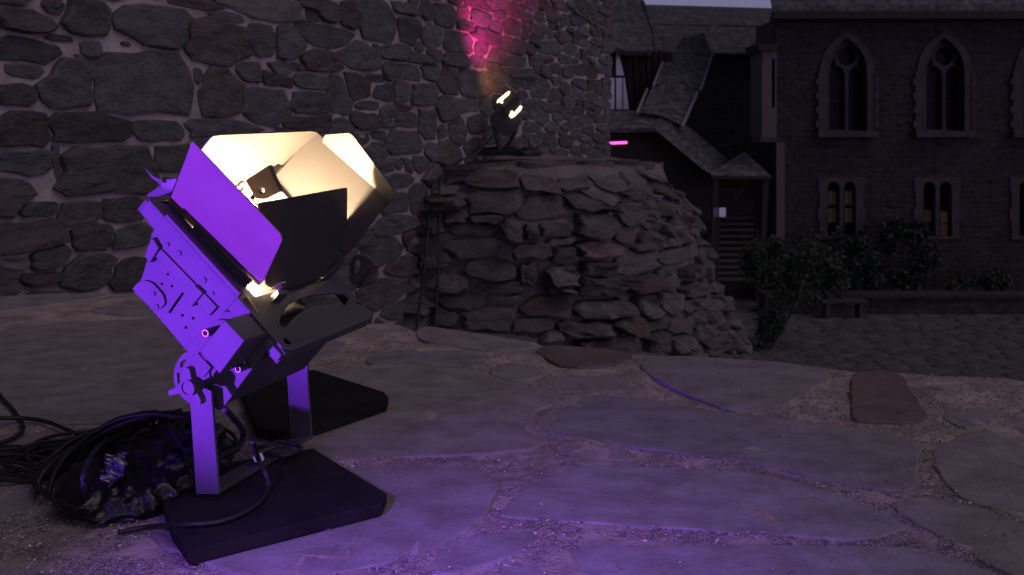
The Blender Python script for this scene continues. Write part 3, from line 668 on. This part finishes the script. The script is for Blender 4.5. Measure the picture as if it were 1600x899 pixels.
shrub('leafy_shrub','loose feathery green shrub growing beside the rubble foot of the bastion','shrub',base,
  [bl(1210,420,50,48,Yb),bl(1265,400,55,50,Yb),bl(1240,450,62,38,Yb),bl(1180,410,32,40,Yb),bl(1300,440,30,34,Yb),bl(1215,375,26,25,Yb),bl(1205,505,26,38,Yb),bl(1195,530,18,26,Yb)],9000,.06,M['foliage'],
  [(base,pw(1230,430,Yb),.05),(base,pw(1200,420,Yb),.04),(base,pw(1265,450,Yb),.04),(base+Vector((.1,0,0)),pw(1285,420,Yb),.03),(base,pw(1180,440,Yb),.03)])
Yv=24.2
shrub('ivy_bush','dense dark climbing bush below the left lit church window','shrub',pw(1345,462,Yv),
  [bl(1330,375,36,28,Yv,.5),bl(1350,410,34,30,Yv,.5),bl(1318,420,30,34,Yv,.5),bl(1352,440,34,22,Yv,.5)],5200,.085,M['foliage2'],[(pw(1345,466,Yv),pw(1335,390,Yv),.05)])
shrub('ivy_bush','dense dark climbing bush between and below the two lit church windows','shrub',pw(1420,462,Yv),
  [bl(1400,360,30,22,Yv,.5),bl(1430,365,28,24,Yv,.5),bl(1445,405,30,34,Yv,.5),bl(1420,440,34,22,Yv,.5),bl(1385,385,18,18,Yv,.5)],5200,.085,M['foliage2'],[(pw(1420,466,Yv),pw(1425,380,Yv),.05)])
for i,(x,rx,ry,lab) in enumerate([(1500,26,20,'low green plant in the bed right of the dark climbing bushes'),(1555,32,26,'broad low bush in the planter bed beside the right edge of the view'),(1290,26,14,'small tufted plant in the bed behind the stone bench')]):
    shrub('bed_plant',lab,'plant',pw(x,466,Yv),[bl(x,452-ry*.4,rx,ry,Yv,.6)],1100,.07,M['foliage'],[(pw(x,468,Yv),pw(x,452,Yv),.03)],group='plants in the church bed')
# ================================================================ FAR LAMP
YL=6.75
def fp(x,y,o=0): return pw(x,y,YL+o)
lampb=fp(783,240); 
far=thing('distant_stage_light',lampb,'small black stage light on the bastion top with two glowing slits','stage light')
b=MB(); b.prism([fp(768,182),(fp(779,163)),(fp(815,183)),(fp(806,207)),(fp(790,212)),(fp(773,202))],(0,.2,0)); b.build('housing',M['rubber'],far)
b=MB(); b.prism([fp(779,158,-.03),fp(797,143,-.03),fp(812,151,-.03),fp(799,178,-.03),fp(793,180,-.03)],(0,.012,0)); b.build('barn_door_leaf',M['rubber'],far)
b=MB(); b.prism([fp(786,176,-.06),fp(797,183,-.06),fp(812,160,-.06),fp(803,154,-.06)],(0,.012,0)); b.build('barn_door_leaf',M['rubber'],far)
for q in([(776,161),(778,156),(793,144),(797,143),(795,148),(782,159)],[(796,182),(797,177),(803,177),(813,165),(816,167),(814,172),(804,182),(799,185)]):
    b=MB(); b.prism([fp(x,y,-.075) for x,y in q],(0,.02,0)); b.build('glow_slit',M['far_glow'],far)  # self-lit strips stand in for the lamplit insides of the doors
for x,y in((784,159.5),(800,175.5)):
    b=MB(); b.prism(disc(fp(x,y,-.08),(0,1,0),.0095,10),(0,.015,0)); b.build('glow_slit',M['far_glow'],far)
b=MB(); b.tube([fp(772,195),fp(777,215),fp(781,236)],.018,6); b.tube([fp(806,205,.15),fp(797,222,.12),fp(788,236,.1)],.014,6); b.tube([fp(778,236),fp(800,238,.1)],.014,6); b.build('yoke',M['rubber'],far)
b=MB(); b.prism([fp(750,244,-.1),fp(756,237,.15),fp(806,236,.15),fp(812,243,-.1)],(0,0,.03)); b.build('foot_plate',M['board'],far)
b=MB(); b.tube(spline([fp(776,200,-.02),fp(770,213,-.03),fp(758,226,-.05),fp(745,239,-.1),fp(722,250,-.2),fp(702,262,-.35)]),.008,6); b.build('thin_cable',M['rubber'],None,smooth=True,label='thin black cable curling from the distant lamp down to the bastion rim',cat='cable')
# lumpy bag beside it
bm=bmesh.new(); bmesh.ops.create_icosphere(bm,subdivisions=4,radius=1)
pb=fp(824,243,.15); V=[]
for v in bm.verts:
    d=v.co*(1+.18*noise.noise(v.co*2.2)+.06*noise.noise(v.co*7)); V.append(pb+Vector((d.x*.10,d.y*.09,max(-.4,d.z)*.045+.012)))
Fc=[tuple(v.index for v in f.verts) for f in bm.faces]; bm.free()
obj('sandbag',V,Fc,M['rubber'],None,smooth=True,label='dark lumpy bag lying on the bastion top right of the distant lamp',cat='bag')
def spot(name,loc,tgt,e,col,size,blend,rad_=.02):
    l=bpy.data.lights.new(name,'SPOT'); o=bpy.data.objects.new(name,l); C.objects.link(o); o.location=loc; l.energy=e; l.color=col; l.spot_size=math.radians(size); l.spot_blend=blend; l.shadow_soft_size=rad_
    o.rotation_euler=(Vector(tgt)-Vector(loc)).to_track_quat('-Z','Y').to_euler()
L0=fp(808,136,-.16)
spot('magenta_beam',L0,pl(772,-70,W0,WN),115,(1,.05,.36),88,1,.05)
spot('orange_leak',L0+Vector((-.02,-.03,0)),pl(764,118,W0,WN),16,(1,.36,.10),40,1,.04)
# ================================================================ MAIN STAGE LIGHT
N0=gp(324,775,.02); U=gp(468,690,.02)-N0; U.z=0; U.normalize()
def P(x,y,o=0.0): return pl(x,y,N0+U*o,U)
A0=P(229,308); B0=P(449,551); bv=(B0-A0).normalized(); av=bv.cross(U).normalized()
if av.z<0: av=-av
def Q(a,b_,u): return A0+av*a+bv*b_+U*u
Wd=.265; LB=(B0-A0).length
main=thing('stage_light',gp(395,730,.03),'large black theatre floodlight with open barn doors, its near side lit violet','stage light')
def plate(name,px,o,th,m,holes=(),parent=main,**k):
    b=MB(); b.prism([P(x,y,o) for x,y in px],U*th,[[P(x,y,o) for x,y in h] for h in holes]); ob=b.build(name,m,parent,**k)
    return ob
def bev(o,w=.0015,seg=2):
    md=o.modifiers.new('bevel','BEVEL'); md.width=w; md.segments=seg; md.limit_method='ANGLE'; md.angle_limit=math.radians(40); return o
def rnd(px,r=4,n=3):
    out=[];m=len(px)
    for i in range(m):
        p=Vector(px[i]);a=Vector(px[i-1]);c=Vector(px[(i+1)%m]); da=(a-p);dc=(c-p)
        ra=min(r,da.length*.45);rc=min(r,dc.length*.45); s=p+da.normalized()*ra;e=p+dc.normalized()*rc
        for k in range(n+1): t=k/n; q=s*(1-t)**2+p*2*t*(1-t)+e*t*t; out.append((q.x,q.y))
    return out
def circ(x,y,r,n=12): return [(x+r*math.cos(i*2*math.pi/n),y+r*math.sin(i*2*math.pi/n)) for i in range(n)]
# housing: hollow box open at the front, plus tail
hs_in=.008
hb=MB()
hb.prism([P(x,y,.012) for x,y in[(262,338),(376,462),(415,505),(432,530),(340,638),(300,560),(226,470),(212,452),(226,425),(236,385),(236,368)]],U*.004)
hb.prism([P(x,y,Wd-.015) for x,y in[(262,338),(376,462),(415,505),(432,530),(340,638),(300,560),(226,470),(212,452),(226,425),(236,385),(236,368)]],U*.004)
hb.prism([P(x,y,.016) for x,y in[(236,368),(226,425),(212,452),(226,470),(300,560),(340,638),(345,634),(306,556),(232,468),(219,452),(231,427),(242,370)]],U*(Wd-.031))
hb.prism([P(x,y,.016) for x,y in[(432,530),(340,638),(344,630),(426,530)]],U*(Wd-.031))
bev(hb.build('housing',M['black_paint'],main),.001)
# serrated rear panel
ser=[(225,470)]
for k in range(22):
    t=(k+.5)/22; x=225+(291-225)*t; y=470+(543-470)*t; o_=1.3 if k%2 else -.6; ser.append((x-o_*.7,y+o_*.7))
rp=[(249,388),(236,405),(228,412),(226,421),(221,436),(222,440),(207,451),(212,459)]+ser+[(291,543),(315,530),(345,540),(352,488)]
holes=[circ(180+x/2.996,180+y/2.996,2.1,10) for x,y in((218,790),(265,801),(233,848),(247,746))]+[circ(180+x/3.33,430+y/3.33,2.4,10) for x,y in((350,210),(405,225),(368,273))]
holes.append(rnd([(284.5,456.5),(288,458.5),(266,490.5),(262.5,488)],1.5,2))
bev(plate('rear_panel',rp,.003,.006,M['black_paint'],holes),.0008)
bev(plate('side_panel',[(260,334),(376,459),(352,488),(327,467),(249,389),(246,388),(240,375),(235,367)],.0005,.010,M['black_paint']),.0012)
bev(plate('mounting_tab',rnd([(230,345),(236,338),(246,335),(252,346),(240,358),(236,354)],2),.002,.01,M['black_paint']),.0008)
bev(plate('mounting_tab',[(226,401),(236,372),(240,375),(248,388),(234,411)],-.006,.012,M['black_paint']),.0008)
bev(plate('cross_strap',[(251,389),(242,401),(292,455),(326,494),(339,480),(318,458)],-.0022,.0055,M['black_paint']),.0008)
bev(plate('strap_clip',[(304,446),(317,458),(299,480),(290,471)],-.0055,.009,M['black_paint']),.001)
bev(plate('end_tab',rnd([(207,451),(216,441),(226,438),(238,442),(254,460),(258,474),(252,482),(243,486),(224,470)],4),-.0006,.004,M['black_paint'],[circ(240,459.5,1.6,8),circ(245,479.5,1.6,8)]),.001)
for x,y,r in((262,382.5,3.6),(280,396,4.2),(319,438,4.4),(332.5,458.5,2.6),(240,459.5,3.9),(245,479.5,3.9),(274,494+15,0)):
    if r: 
        b=MB(); c=P(x,y,0.0005 if x>250 else -.0006); b.prism(disc(c,U,r*.00088,12),-U*.0020); bev(b.build('screw',M['black_paint'],main),.0008)
# lower side plate below the head
lp=[(291,541),(316,528),(360,484),(372,470),(417,545),(403,562),(340,641),(333,634),(336,622),(338,600),(300,590)]
sl=rnd([(348,625),(356,612),(360,614),(351,628)],1.5,2)
bev(plate('lower_side_plate',[(291,541),(318,527),(354,486),(372,492),(417,546),(347,640),(340,641),(333,635),(318,610),(300,590)],.002,.006,M['black_paint']),.0008)
bev(plate('reinforcing_plate',[(291,541),(318,516),(340,500),(352,500),(310,553),(330,575),(318,590),(300,575)],-.003,.004,M['black_paint']),.0008)
bev(plate('front_lug',rnd([(409,536),(418,531),(440,556),(432,565)],1.5,2),-.004,.01,M['black_paint']),.001)
bev(plate('side_rib',[(378,470),(385,463),(422,517),(414,526)],.012,.004,M['brass']),.0008)
# terminal box
bx=bev(plate('terminal_box',[(351,500),(382,533),(343,585),(311,550)],-.055,.052,M['black_paint']),.0015)
def boltring(x,y,r,o0,ln):
    b=MB(); c=P(x,y,o0); n=20; ro,ri=r*.00086,r*.00048
    av_,_=None,None
    outer=disc(c,U,ro,n); inner=disc(c,U,ri,n); b.prism(outer,U*ln,[inner]); return bev(b.build('cable_gland',M['dark_steel'],main),.0006)
boltring(320.5,521,6.3,-.022,.022); boltring(371.5,577.5,5.4,-.022,.024)
b=MB(); b.prism(disc(P(374,518,-.012),U,.0058,14),U*.014); s_o=bev(b.build('screw_head',M['steel'],main),.001)
# quadrant disc with slots
arcp=[(318+47*math.cos(a),588+47*math.sin(a)*1.02) for a in [math.radians(d) for d in range(228,118,-8)]]
sl1=rnd([(280,575),(281,566),(285,561),(290,562),(286,567),(283,576)],1.2,2); sl2=rnd([(276.5,583),(280.5,583),(281,597),(278,601)],1.2,2)
sl1=rnd([(281,573),(283,566),(288,562),(291.5,563),(287,569),(284.5,575)],1.2,2)
bev(plate('tilt_quadrant',[(300,548),(322,556),(330,600),(310,640)]+list(reversed(arcp)),-.001,.004,M['black_paint'],[sl1,sl2]),.0007)
# yoke: near leg, far leg, cross bar
b=MB(); NL=[(296,622),(300,612),(318,606),(330,611),(333,650),(342,773),(306,773),(298,650)]
b.prism([P(x,y,-.014) for x,y in NL],U*.005)
yoke=b.build('yoke',M['black_paint'],main); bev(yoke,.001)
far_leg=MB(); fl=[pl(x,y,N0+U*(Wd+.0),U) for x,y in[(444,560),(480,552),(481,600),(487,686),(453,692),(449,600)]]
far_leg.prism(fl,U*.005); bev(far_leg.build('yoke_far_leg',M['black_paint'],main),.001)
b=MB(); zb=.023; nlp=P(324,773,-.014); g0=gp(306,772,zb);g1=gp(342,772,zb);g2=gp(487,686,zb);g3=gp(452,692,zb)
b.prism([g0,g1,g2,g3],(0,0,.006)); bev(b.build('yoke_cross_bar',M['black_paint'],main),.001)
b=MB(); b.tube([gp(404,716,.02),gp(404,716,.044)],.006,10); b.tube([gp(404,716,.028),gp(404,716,.034)],.0085,6); b.build('yoke_bolt',M['steel'],main)
# clamp knob, three wings
b=MB(); c=P(292.5,607,-.05); b.prism(disc(c,U,.0105,24),U*.022); hub=bev(b.build('clamp_knob',M['black_paint'],main),.0015,3)
b=MB(); b.prism(disc(P(292.5,607,-.052),U,.0105,24),U*.002,[disc(P(292.5,607,-.052),U,.0088,24)]); b.build('knob_rim',M['black_paint'],hub)
for pts in([(285,600),(285,580),(289,574),(296,577),(300,598)],[(283,602),(262,611),(264,619),(286,614)],[(297,614),(310,634),(314,632),(313,624),(303,606)]):
    b=MB(); b.prism([P(x,y,-.047) for x,y in rnd(pts,2,2)],U*.012); bev(b.build('knob_wing',M['black_paint'],hub),.002,3)
b=MB(); b.tube([P(292.5,607,-.03),P(292.5,607,.004)],.005,10); b.build('knob_shaft',M['steel'],hub)
# front plate with square opening, crescent vent and lightening holes
def qp(px,a): # pixel -> point on the plane a = const
    return pl(px[0],px[1],A0+av*a,av)
op=[(.022,.035),(.190,.035),(.190,.228),(.022,.228)]
opening=[Q(0,b_,u) for b_,u in op]
cres=[qp(p,0) for p in[(436.5,504),(440,492),(446,482),(456,472),(470,466),(486,461.5),(505,459),(524,458.5),(538,459.5),(546,465),(541,474),(533,484),(530,477),(518,475),(503,476.5),(487,479),(476,485),(462,494),(453,505),(446,511),(440,509)]]
smallh=[qp((449+6*math.cos(t*math.pi/7),533+4.5*math.sin(t*math.pi/7)+2.5*math.cos(t*math.pi/7)),0) for t in range(14)]
slot2=[qp((562+5*math.cos(t*math.pi/5),474.5+2*math.sin(t*math.pi/5)+2*math.cos(t*math.pi/5)),0) for t in range(10)]
tl=[Q(0,.012+.0035*math.cos(t*math.pi/6),.03+.011*math.sin(t*math.pi/6)) for t in range(12)]
outer=[Q(0,0.006,0),Q(0,0,.006),Q(0,0,Wd-.006),Q(0,.006,Wd),Q(0,LB-.006,Wd),Q(0,LB,Wd-.006),Q(0,LB,.012),Q(0,LB-.010,.0)]
fpb=MB(); fpb.prism(outer,-av*.0035,[opening,cres,smallh,tl,slot2]); fplate=bev(fpb.build('front_plate',M['black_paint'],main),.0008)
# rolled rim behind it
rb=MB()
for (b0,u0),(b1,u1) in zip([(0,0),(LB,0),(LB,Wd),(0,Wd)],[(LB,0),(LB,Wd),(0,Wd),(0,0)]):
    p0,p1=Q(-.0037,b0,u0),Q(-.0037,b1,u1); inn=(Q(0,LB/2,Wd/2)-(p0+p1)/2+av*.0037); inn=inn-(p1-p0).normalized()*inn.dot((p1-p0).normalized()); inn.normalize()
    rb.prism([p0+inn*.001,p1+inn*.001,p1+inn*.004,p0+inn*.004],-av*.020)
bev(rb.build('rim_flange',M['black_paint'],main),.0006)
# deep underside wall of the frame seen right of the head
ub=MB(); ub.prism([Q(-.004,LB-.006,.02),Q(-.004,LB-.006,Wd-.004),Q(-.06,LB-.035,Wd-.02),Q(-.12,LB-.05,Wd-.11),Q(-.12,LB-.05,.02)],-bv*.004); ub.build('underside_panel',M['black_paint'],main)
# back panels closing the box so that the lamp only shines forwards
db=MB(); db.prism([Q(-.064,.058,.018),Q(-.064,LB-.035,.018),Q(-.064,LB-.035,Wd-.02),Q(-.064,.058,Wd-.02)],-av*.004); db.build('inner_divider',M['black_paint'],main)
# reflector walls and lens
rfb=MB(); oc=[Q(-.004,b_,u) for b_,u in op]; ic=[Q(-.060,b_+(.042 if b_<.1 else -.012),u+(.02 if u<.1 else -.02)) for b_,u in op]
for i in range(4):
    j=(i+1)%4; n_=((oc[j]-oc[i]).cross(ic[i]-oc[i])).normalized()*.0015; rfb.prism([oc[i],oc[j],ic[j],ic[i]],n_)
cbx=MB()
for (b0,u0),(b1,u1) in zip(op,op[1:]+op[:1]):
    p0,p1=Q(-.0025,b0,u0),Q(-.0025,b1,u1); d=(p1-p0).normalized(); o_=((p0+p1)/2-Q(-.0025,.106,.1315)).normalized(); o_=(o_-d*o_.dot(d)).normalized()
    q0,q1=[Q(-.0632,b_+(.040 if b_<.1 else -.010),u+(.018 if u<.1 else -.018)) for b_,u in((b0,u0),(b1,u1))]
    cbx.prism([p0+o_*.002,p1+o_*.002,q1+o_*.002,q0+o_*.002],o_*.002)
cbx.build('leak_sleeve',M['black_paint'],main)  # black sleeve added round the reflector to block leaking light
rfb.build('reflector',M['reflector'],main)
lb=MB(); lb.prism(disc(Q(-.056,.118,.120),av,.030,24),-av*.003); lb.build('lens',M['lens'],main)
# hinge rails round the opening
for (b0,u0),(b1,u1) in zip(op,op[1:]+op[:1]):
    p0,p1=Q(.0,b0,u0),Q(.0,b1,u1); out_=((p0+p1)/2-Q(0,.106,.1315)).normalized(); d=(p1-p0).normalized(); out_=(out_-d*out_.dot(d)).normalized()
    b=MB(); m0=p0+(p1-p0)*.24; m1=p0+(p1-p0)*.9; b.prism([m0+out_*.001,m1+out_*.001,m1+out_*.003,m0+out_*.003],av*.012); 
    b.tube([m0+av*.012+out_*.003,m1+av*.012+out_*.003],.0028,8); bev(b.build('hinge_rail',M['black_paint'],main),.0005)
hp=MB(); hp.prism([Q(.001,.024,.2285),Q(.001,.196,.2285),Q(.047,.196,.2285),Q(.045,.026,.2285)],U*.0015); hp.prism([Q(.001,.1975,.185),Q(.001,.1975,.2285),Q(.052,.1975,.2285),Q(.045,.1975,.215)],bv*.0012); hp.prism([Q(.001,.0195,.04),Q(.001,.0195,.226),Q(.046,.0175,.226),Q(.036,.0165,.045)],-bv*.0015); bev(hp.build('leak_panel',M['black_paint'],main),.0004)  # panels added to stop lamplight leaking out below the leaves
# barn door leaves: three anchors give each plane, the outline follows
def leaf(px,anch,th=.0018,parent=main,r=3,m='leaf_paint',**k):
    a=[P(*q) for q in anch]; n_=(a[1]-a[0]).cross(a[2]-a[0]).normalized()
    if n_.dot(U)<0: n_=-n_
    V=[pl(x,y,a[0],n_) for x,y in rnd(px,r,4)]
    b=MB(); b.prism(V,n_*th); return bev(b.build('barn_door_leaf',M[m],parent,**k),.0004,2)
leaf([(300,221),(438,366),(441,375),(411,440),(404,447),(266,326),(265,314)],[(268,322,.034),(408,446,.034),(300,222,-.036)],m='brightened_leaf',label='near barn door leaf lit violet')
leaf([(404,318),(543,293),(542,398),(533,414),(514,430),(432,454),(416,446)],[(425,455,.055),(512,430,.205),(543,293,.226)],r=4,label='black lower barn door leaf seen from its shaded outside')
leaf([(330,212),(343,210),(488,204),(497,207),(470,240),(420,268),(385,277),(330,290),(290,290),(300,250)],[(300,290,.05),(418,268,.22),(490,205,.25)],r=4,label='upper barn door leaf glowing cream inside')
leaf([(492,204),(603,311),(604,318),(549,392),(541,398),(421,287),(467,232)],[(421,285,.232),(545,392,.232),(490,205,.262)],r=3,label='far barn door leaf glowing cream with a dark shaded end')
leaf([(507,211),(545,208),(551,212),(617,300),(618,306),(601,326),(560,290),(500,235)],[(500,235,.268),(601,326,.268),(546,208,.238)],r=4,label='outer extension leaf behind the far one, cream on its inner face')
# small clips, springs and wires
def wire(pts,r=.0011,m='brass',name='safety_wire'):
    b=MB(); b.tube(spline(pts,5),r,6); return b.build(name,M[m],main,smooth=True)
wire([P(383,300,.06),P(392,312,.09),P(403,322,.10),P(411,318,.06)])
wire([P(370,292,.05),P(378,284,.06),P(382,290,.08),P(376,300,.08)],.0022)
wire([P(424,452,.02),P(432,447,.03),P(438,444,.03),P(446,441,.035)],.0011)
wire([P(428,455,.02),P(434,450,.03),P(442,447,.03)],.0009)
b=MB(); b.prism([Q(.003,.20,.055),Q(.003,.206,.075),Q(.003,.212,.07),Q(.003,.208,.05)],av*.018); bev(b.build('door_latch',M['black_paint'],main),.001)
b=MB(); b.tube([P(436,449,.015),P(444,445,.05)],.0035,10); b.build('latch_screw',M['dark_steel'],main)
b=MB(); b.prism([P(x,y,.05) for x,y in[(383,282),(420,258),(425,272),(438,300),(415,312),(400,312)]],U*.01,[[P(x,y,.05) for x,y in circ(408,298,5,10)]]); bev(b.build('inner_bracket',M['rubber'],main),.001)
b=MB(); b.prism([P(x,y,.075) for x,y in[(405,272),(434,256),(440,260),(422,285),(412,285)]],U*.004); bev(b.build('hinge_arm',M['dark_steel'],main),.001)
# lever at the top left
b=MB(); b.prism([P(x,y,.04) for x,y in[(225,262),(229,265),(238,275),(252,281),(256,286),(248,287),(236,278)]],U*.006); bev(b.build('release_lever',M['black_paint'],main),.001)
b=MB(); b.prism([P(x,y,.045) for x,y in[(248,283),(262,281),(276,279),(270,296),(252,292)]],U*.012); b.build('spring_clip',M['dark_steel'],main)
b=MB(); b.prism([P(x,y,.06) for x,y in[(229,305),(248,292),(275,290),(268,300),(236,311)]],U*.02); b.build('gel_frame_rail',M['black_paint'],main)
# side handle loop on the far side
hd=[(545,408),(556,398),(566,399),(577,405),(588,416),(570,441),(560,452),(546,440)]
hh=[(546,412),(553,405),(560,405),(563,412),(560,425),(552,431),(546,430)]
b=MB(); b.prism([pl(x,y,N0+U*(Wd+.075),U) for x,y in rnd(hd,3,2)],U*.02,[[pl(x,y,N0+U*(Wd+.075),U) for x,y in rnd(hh,2,2)]]); bev(b.build('side_handle',M['black_paint'],main),.0015)
b=MB(); b.tube([pl(562,450,N0+U*(Wd+.07),U),pl(582,420,N0+U*(Wd+.07),U)],.0022,8); b.build('handle_rod',M['dark_steel'],main)
b=MB(); b.tube([Q(-.012,.215,Wd-.004),pl(560,446,N0+U*(Wd+.085),U)],.004,8); b.tube([Q(-.012,.175,Wd-.004),pl(552,405,N0+U*(Wd+.085),U)],.004,8); b.build('handle_arm',M['black_paint'],main)
# warm light source behind the lens is the emissive lens itself
# ================================================================ BOARDS
def board(pts,label):
    b=MB(); q=[gp(x,y,.020) for x,y in pts]; b.prism([Vector((p.x,p.y,.002)) for p in q],(0,0,.018)); o=b.build('base_board',M['board'],None,label=label,cat='board',group='black boards under the stage light'); bev(o,.003,3); return o
board([(293,862),(597,786),(604,770),(490,700),(240,742),(268,826)],'front black base board lying under the near leg of the stage light')
board([(607,619),(600,612),(490,577),(372,600),(400,668),(445,675),(500,662),(604,628)],'rear black base board lying under the far leg of the stage light')
# ================================================================ CABLES AND BAG
def cable(pts,r,label,grp='cables on the flagstones'):
    b=MB(); b.tube(spline([gp(x,y,z) for x,y,z in pts],8),r,8); return b.build('power_cable',M['rubber'],None,smooth=True,label=label,cat='cable',group=grp)
cable([(-40,560,.006),(0,618,.006),(20,640,.006),(36,668,.006),(22,684,.008),(-10,694,.006),(-60,700,.006)],.0038,'black cable making a wide bend at the left frame edge')
cable([(-60,660,.006),(0,654,.014),(40,654,.01),(75,660,.008),(110,674,.008),(150,690,.02),(190,700,.03)],.0038,'black cable running right from the left edge above the thick bundle')
cable([(-60,701,.006),(0,700,.006),(60,699,.01),(120,690,.02),(180,668,.03),(230,656,.04),(285,642,.05)],.005,'thick black cable of the bundle, the upper one entering at the left edge')
cable([(-60,710,.006),(0,709,.006),(70,708,.008),(130,702,.02),(180,690,.03),(230,672,.04),(270,660,.05)],.005,'thick black cable of the bundle, the middle one entering at the left edge')
cable([(-60,716,.006),(0,715,.006),(80,716,.006),(140,712,.02),(200,694,.05),(250,690,.06)],.0045,'thick black cable of the bundle, the lowest one entering at the left edge')
cable([(60,770,.008),(56,750,.015),(80,715,.03),(120,685,.05),(180,665,.06),(220,664,.05),(240,680,.04),(220,700,.03)],.0045,'black cable looping over the left end of the plastic bag in the widest coil')
cable([(75,775,.008),(85,740,.03),(110,705,.05),(150,680,.06),(200,672,.06),(245,668,.06),(300,645,.05)],.0045,'black cable coiled just inside the widest loop around the bag')
cable([(140,790,.02),(130,750,.07),(145,710,.08),(170,688,.07),(215,676,.06),(250,690,.05)],.004,'black cable arching tightly over the plastic bag')
cable([(90,785,.008),(60,760,.02),(75,730,.04),(115,700,.05),(170,678,.05),(215,690,.04),(190,720,.03)],.004,'black cable lying slack in the coil left of the bag')
cable([(185,832,.006),(230,824,.006),(290,820,.024),(340,816,.025),(378,803,.025),(405,785,.025),(419,762,.027),(415,740,.045),(404,718,.06),(395,690,.10)],.0036,'thin black cable curving across the front board to the fixture')
cable([(352,640,.16),(372,662,.10),(380,680,.06),(372,700,.05),(350,710,.05),(330,730,.06)],.0045,'short black cable dropping from the fixture to the bag')
cable([(400,700,.04),(425,695,.045),(440,690,.04),(470,700,.034),(445,712,.034),(415,708,.034)],.0035,'black cable looped between the two boards')
bm=bmesh.new(); bmesh.ops.create_icosphere(bm,subdivisions=5,radius=1)
cb=gp(232,762,.0); V=[]
for v in bm.verts:
    d=v.co.normalized(); p=Vector((d.x*.108+.02*d.y,d.y*.145,max(d.z,-.2)*(.062+.022*d.x)))
    k=1+noise.noise(p*9)*.22
    q=Vector((p.x*26+p.y*16,p.y*15-p.x*9,p.z*26)); k+=.10*(abs(noise.noise(q))*2-.5)+.05*(abs(noise.noise(q*2.3+Vector((3,3,3))))*2-.5)
    p=p*k+Vector((R.uniform(-1,1),R.uniform(-1,1),R.uniform(-1,1)))*.0007
    V.append(cb+Vector((p.x,p.y,max(.002,p.z+.018))))
Fc=[tuple(v.index for v in f.verts) for f in bm.faces]; bm.free()
obj('plastic_bag',V,Fc,M['plastic'],None,smooth=True,label='crumpled shiny black plastic bag heaped at the foot of the stage light',cat='plastic bag')
# one long thin cable heaped in loose turns over the bag
P_=[]; ctr=gp(175,725,0)
for i in range(230):
    t=i/12*2*math.pi/1.0; r1=.085+.045*math.sin(i*.071)+.02*math.sin(i*.31); ex=.55+.25*math.sin(i*.043+1)
    x=ctr.x-.02+.05*math.sin(i*.05)+math.cos(t*.62)*r1*1.25; y=ctr.y+.03*math.cos(i*.037)+math.sin(t*.62)*r1*ex*1.3
    dx,dy=(x-cb.x)/.125,(y-cb.y)/.165; hz=.085*math.sqrt(max(0,1-dx*dx-dy*dy)); P_.append(Vector((x,y,.006+hz+.006*(1+math.sin(i*.9)))))
b=MB(); b.tube(spline(P_,3),.0032,6); b.build('cable_coil',M['rubber'],None,smooth=True,label='long thin black cable heaped in loose turns over and left of the plastic bag',cat='cable')

# added glossy sheet cut to the outline of the bag's violet highlight
n_=Vector((-.45,-.75,.48)).normalized(); p0=gp(190,792,.012)-n_*0+Vector((0,-.02,0)); V=[];Fc=[];nx_,ny_=22,34
poly=[(171,716),(196,708),(214,706),(206,722),(200,736),(198,748),(188,770),(190,786),(168,790),(148,776),(160,756),(168,738)]
V=[];idx={}
for j in range(ny_+1):
    for i in range(nx_+1):
        x=146+70*i/nx_; y=704+88*j/ny_
        if inpoly(x,y,poly):
            p=pl(x,y,p0,n_); q=p*60; h=(abs(noise.noise(q))*2+abs(noise.noise(q*2.3)))*.010+R.uniform(0,.0015)
            idx[(i,j)]=len(V); V.append(p+n_*h)
for (i,j) in idx:
    k=[(i,j),(i+1,j),(i+1,j+1),(i,j+1)]
    if all(q in idx for q in k):
        a=[idx[q] for q in k]; Fc+= [(a[0],a[1],a[2]),(a[0],a[2],a[3])]
used=sorted({i for f in Fc for i in f}); mp={o_:n for n,o_ in enumerate(used)}
o=obj('bag_highlight',[V[i] for i in used],[tuple(mp[i] for i in f) for f in Fc],mat('highlight_gloss',(.03,.025,.05),.2,spec=.8,coat=.6),None,smooth=False,label='added crinkled glossy patch standing in for the violet highlight on the plastic bag',cat='highlight patch')
md=o.modifiers.new('thickness','SOLIDIFY'); md.thickness=.0006
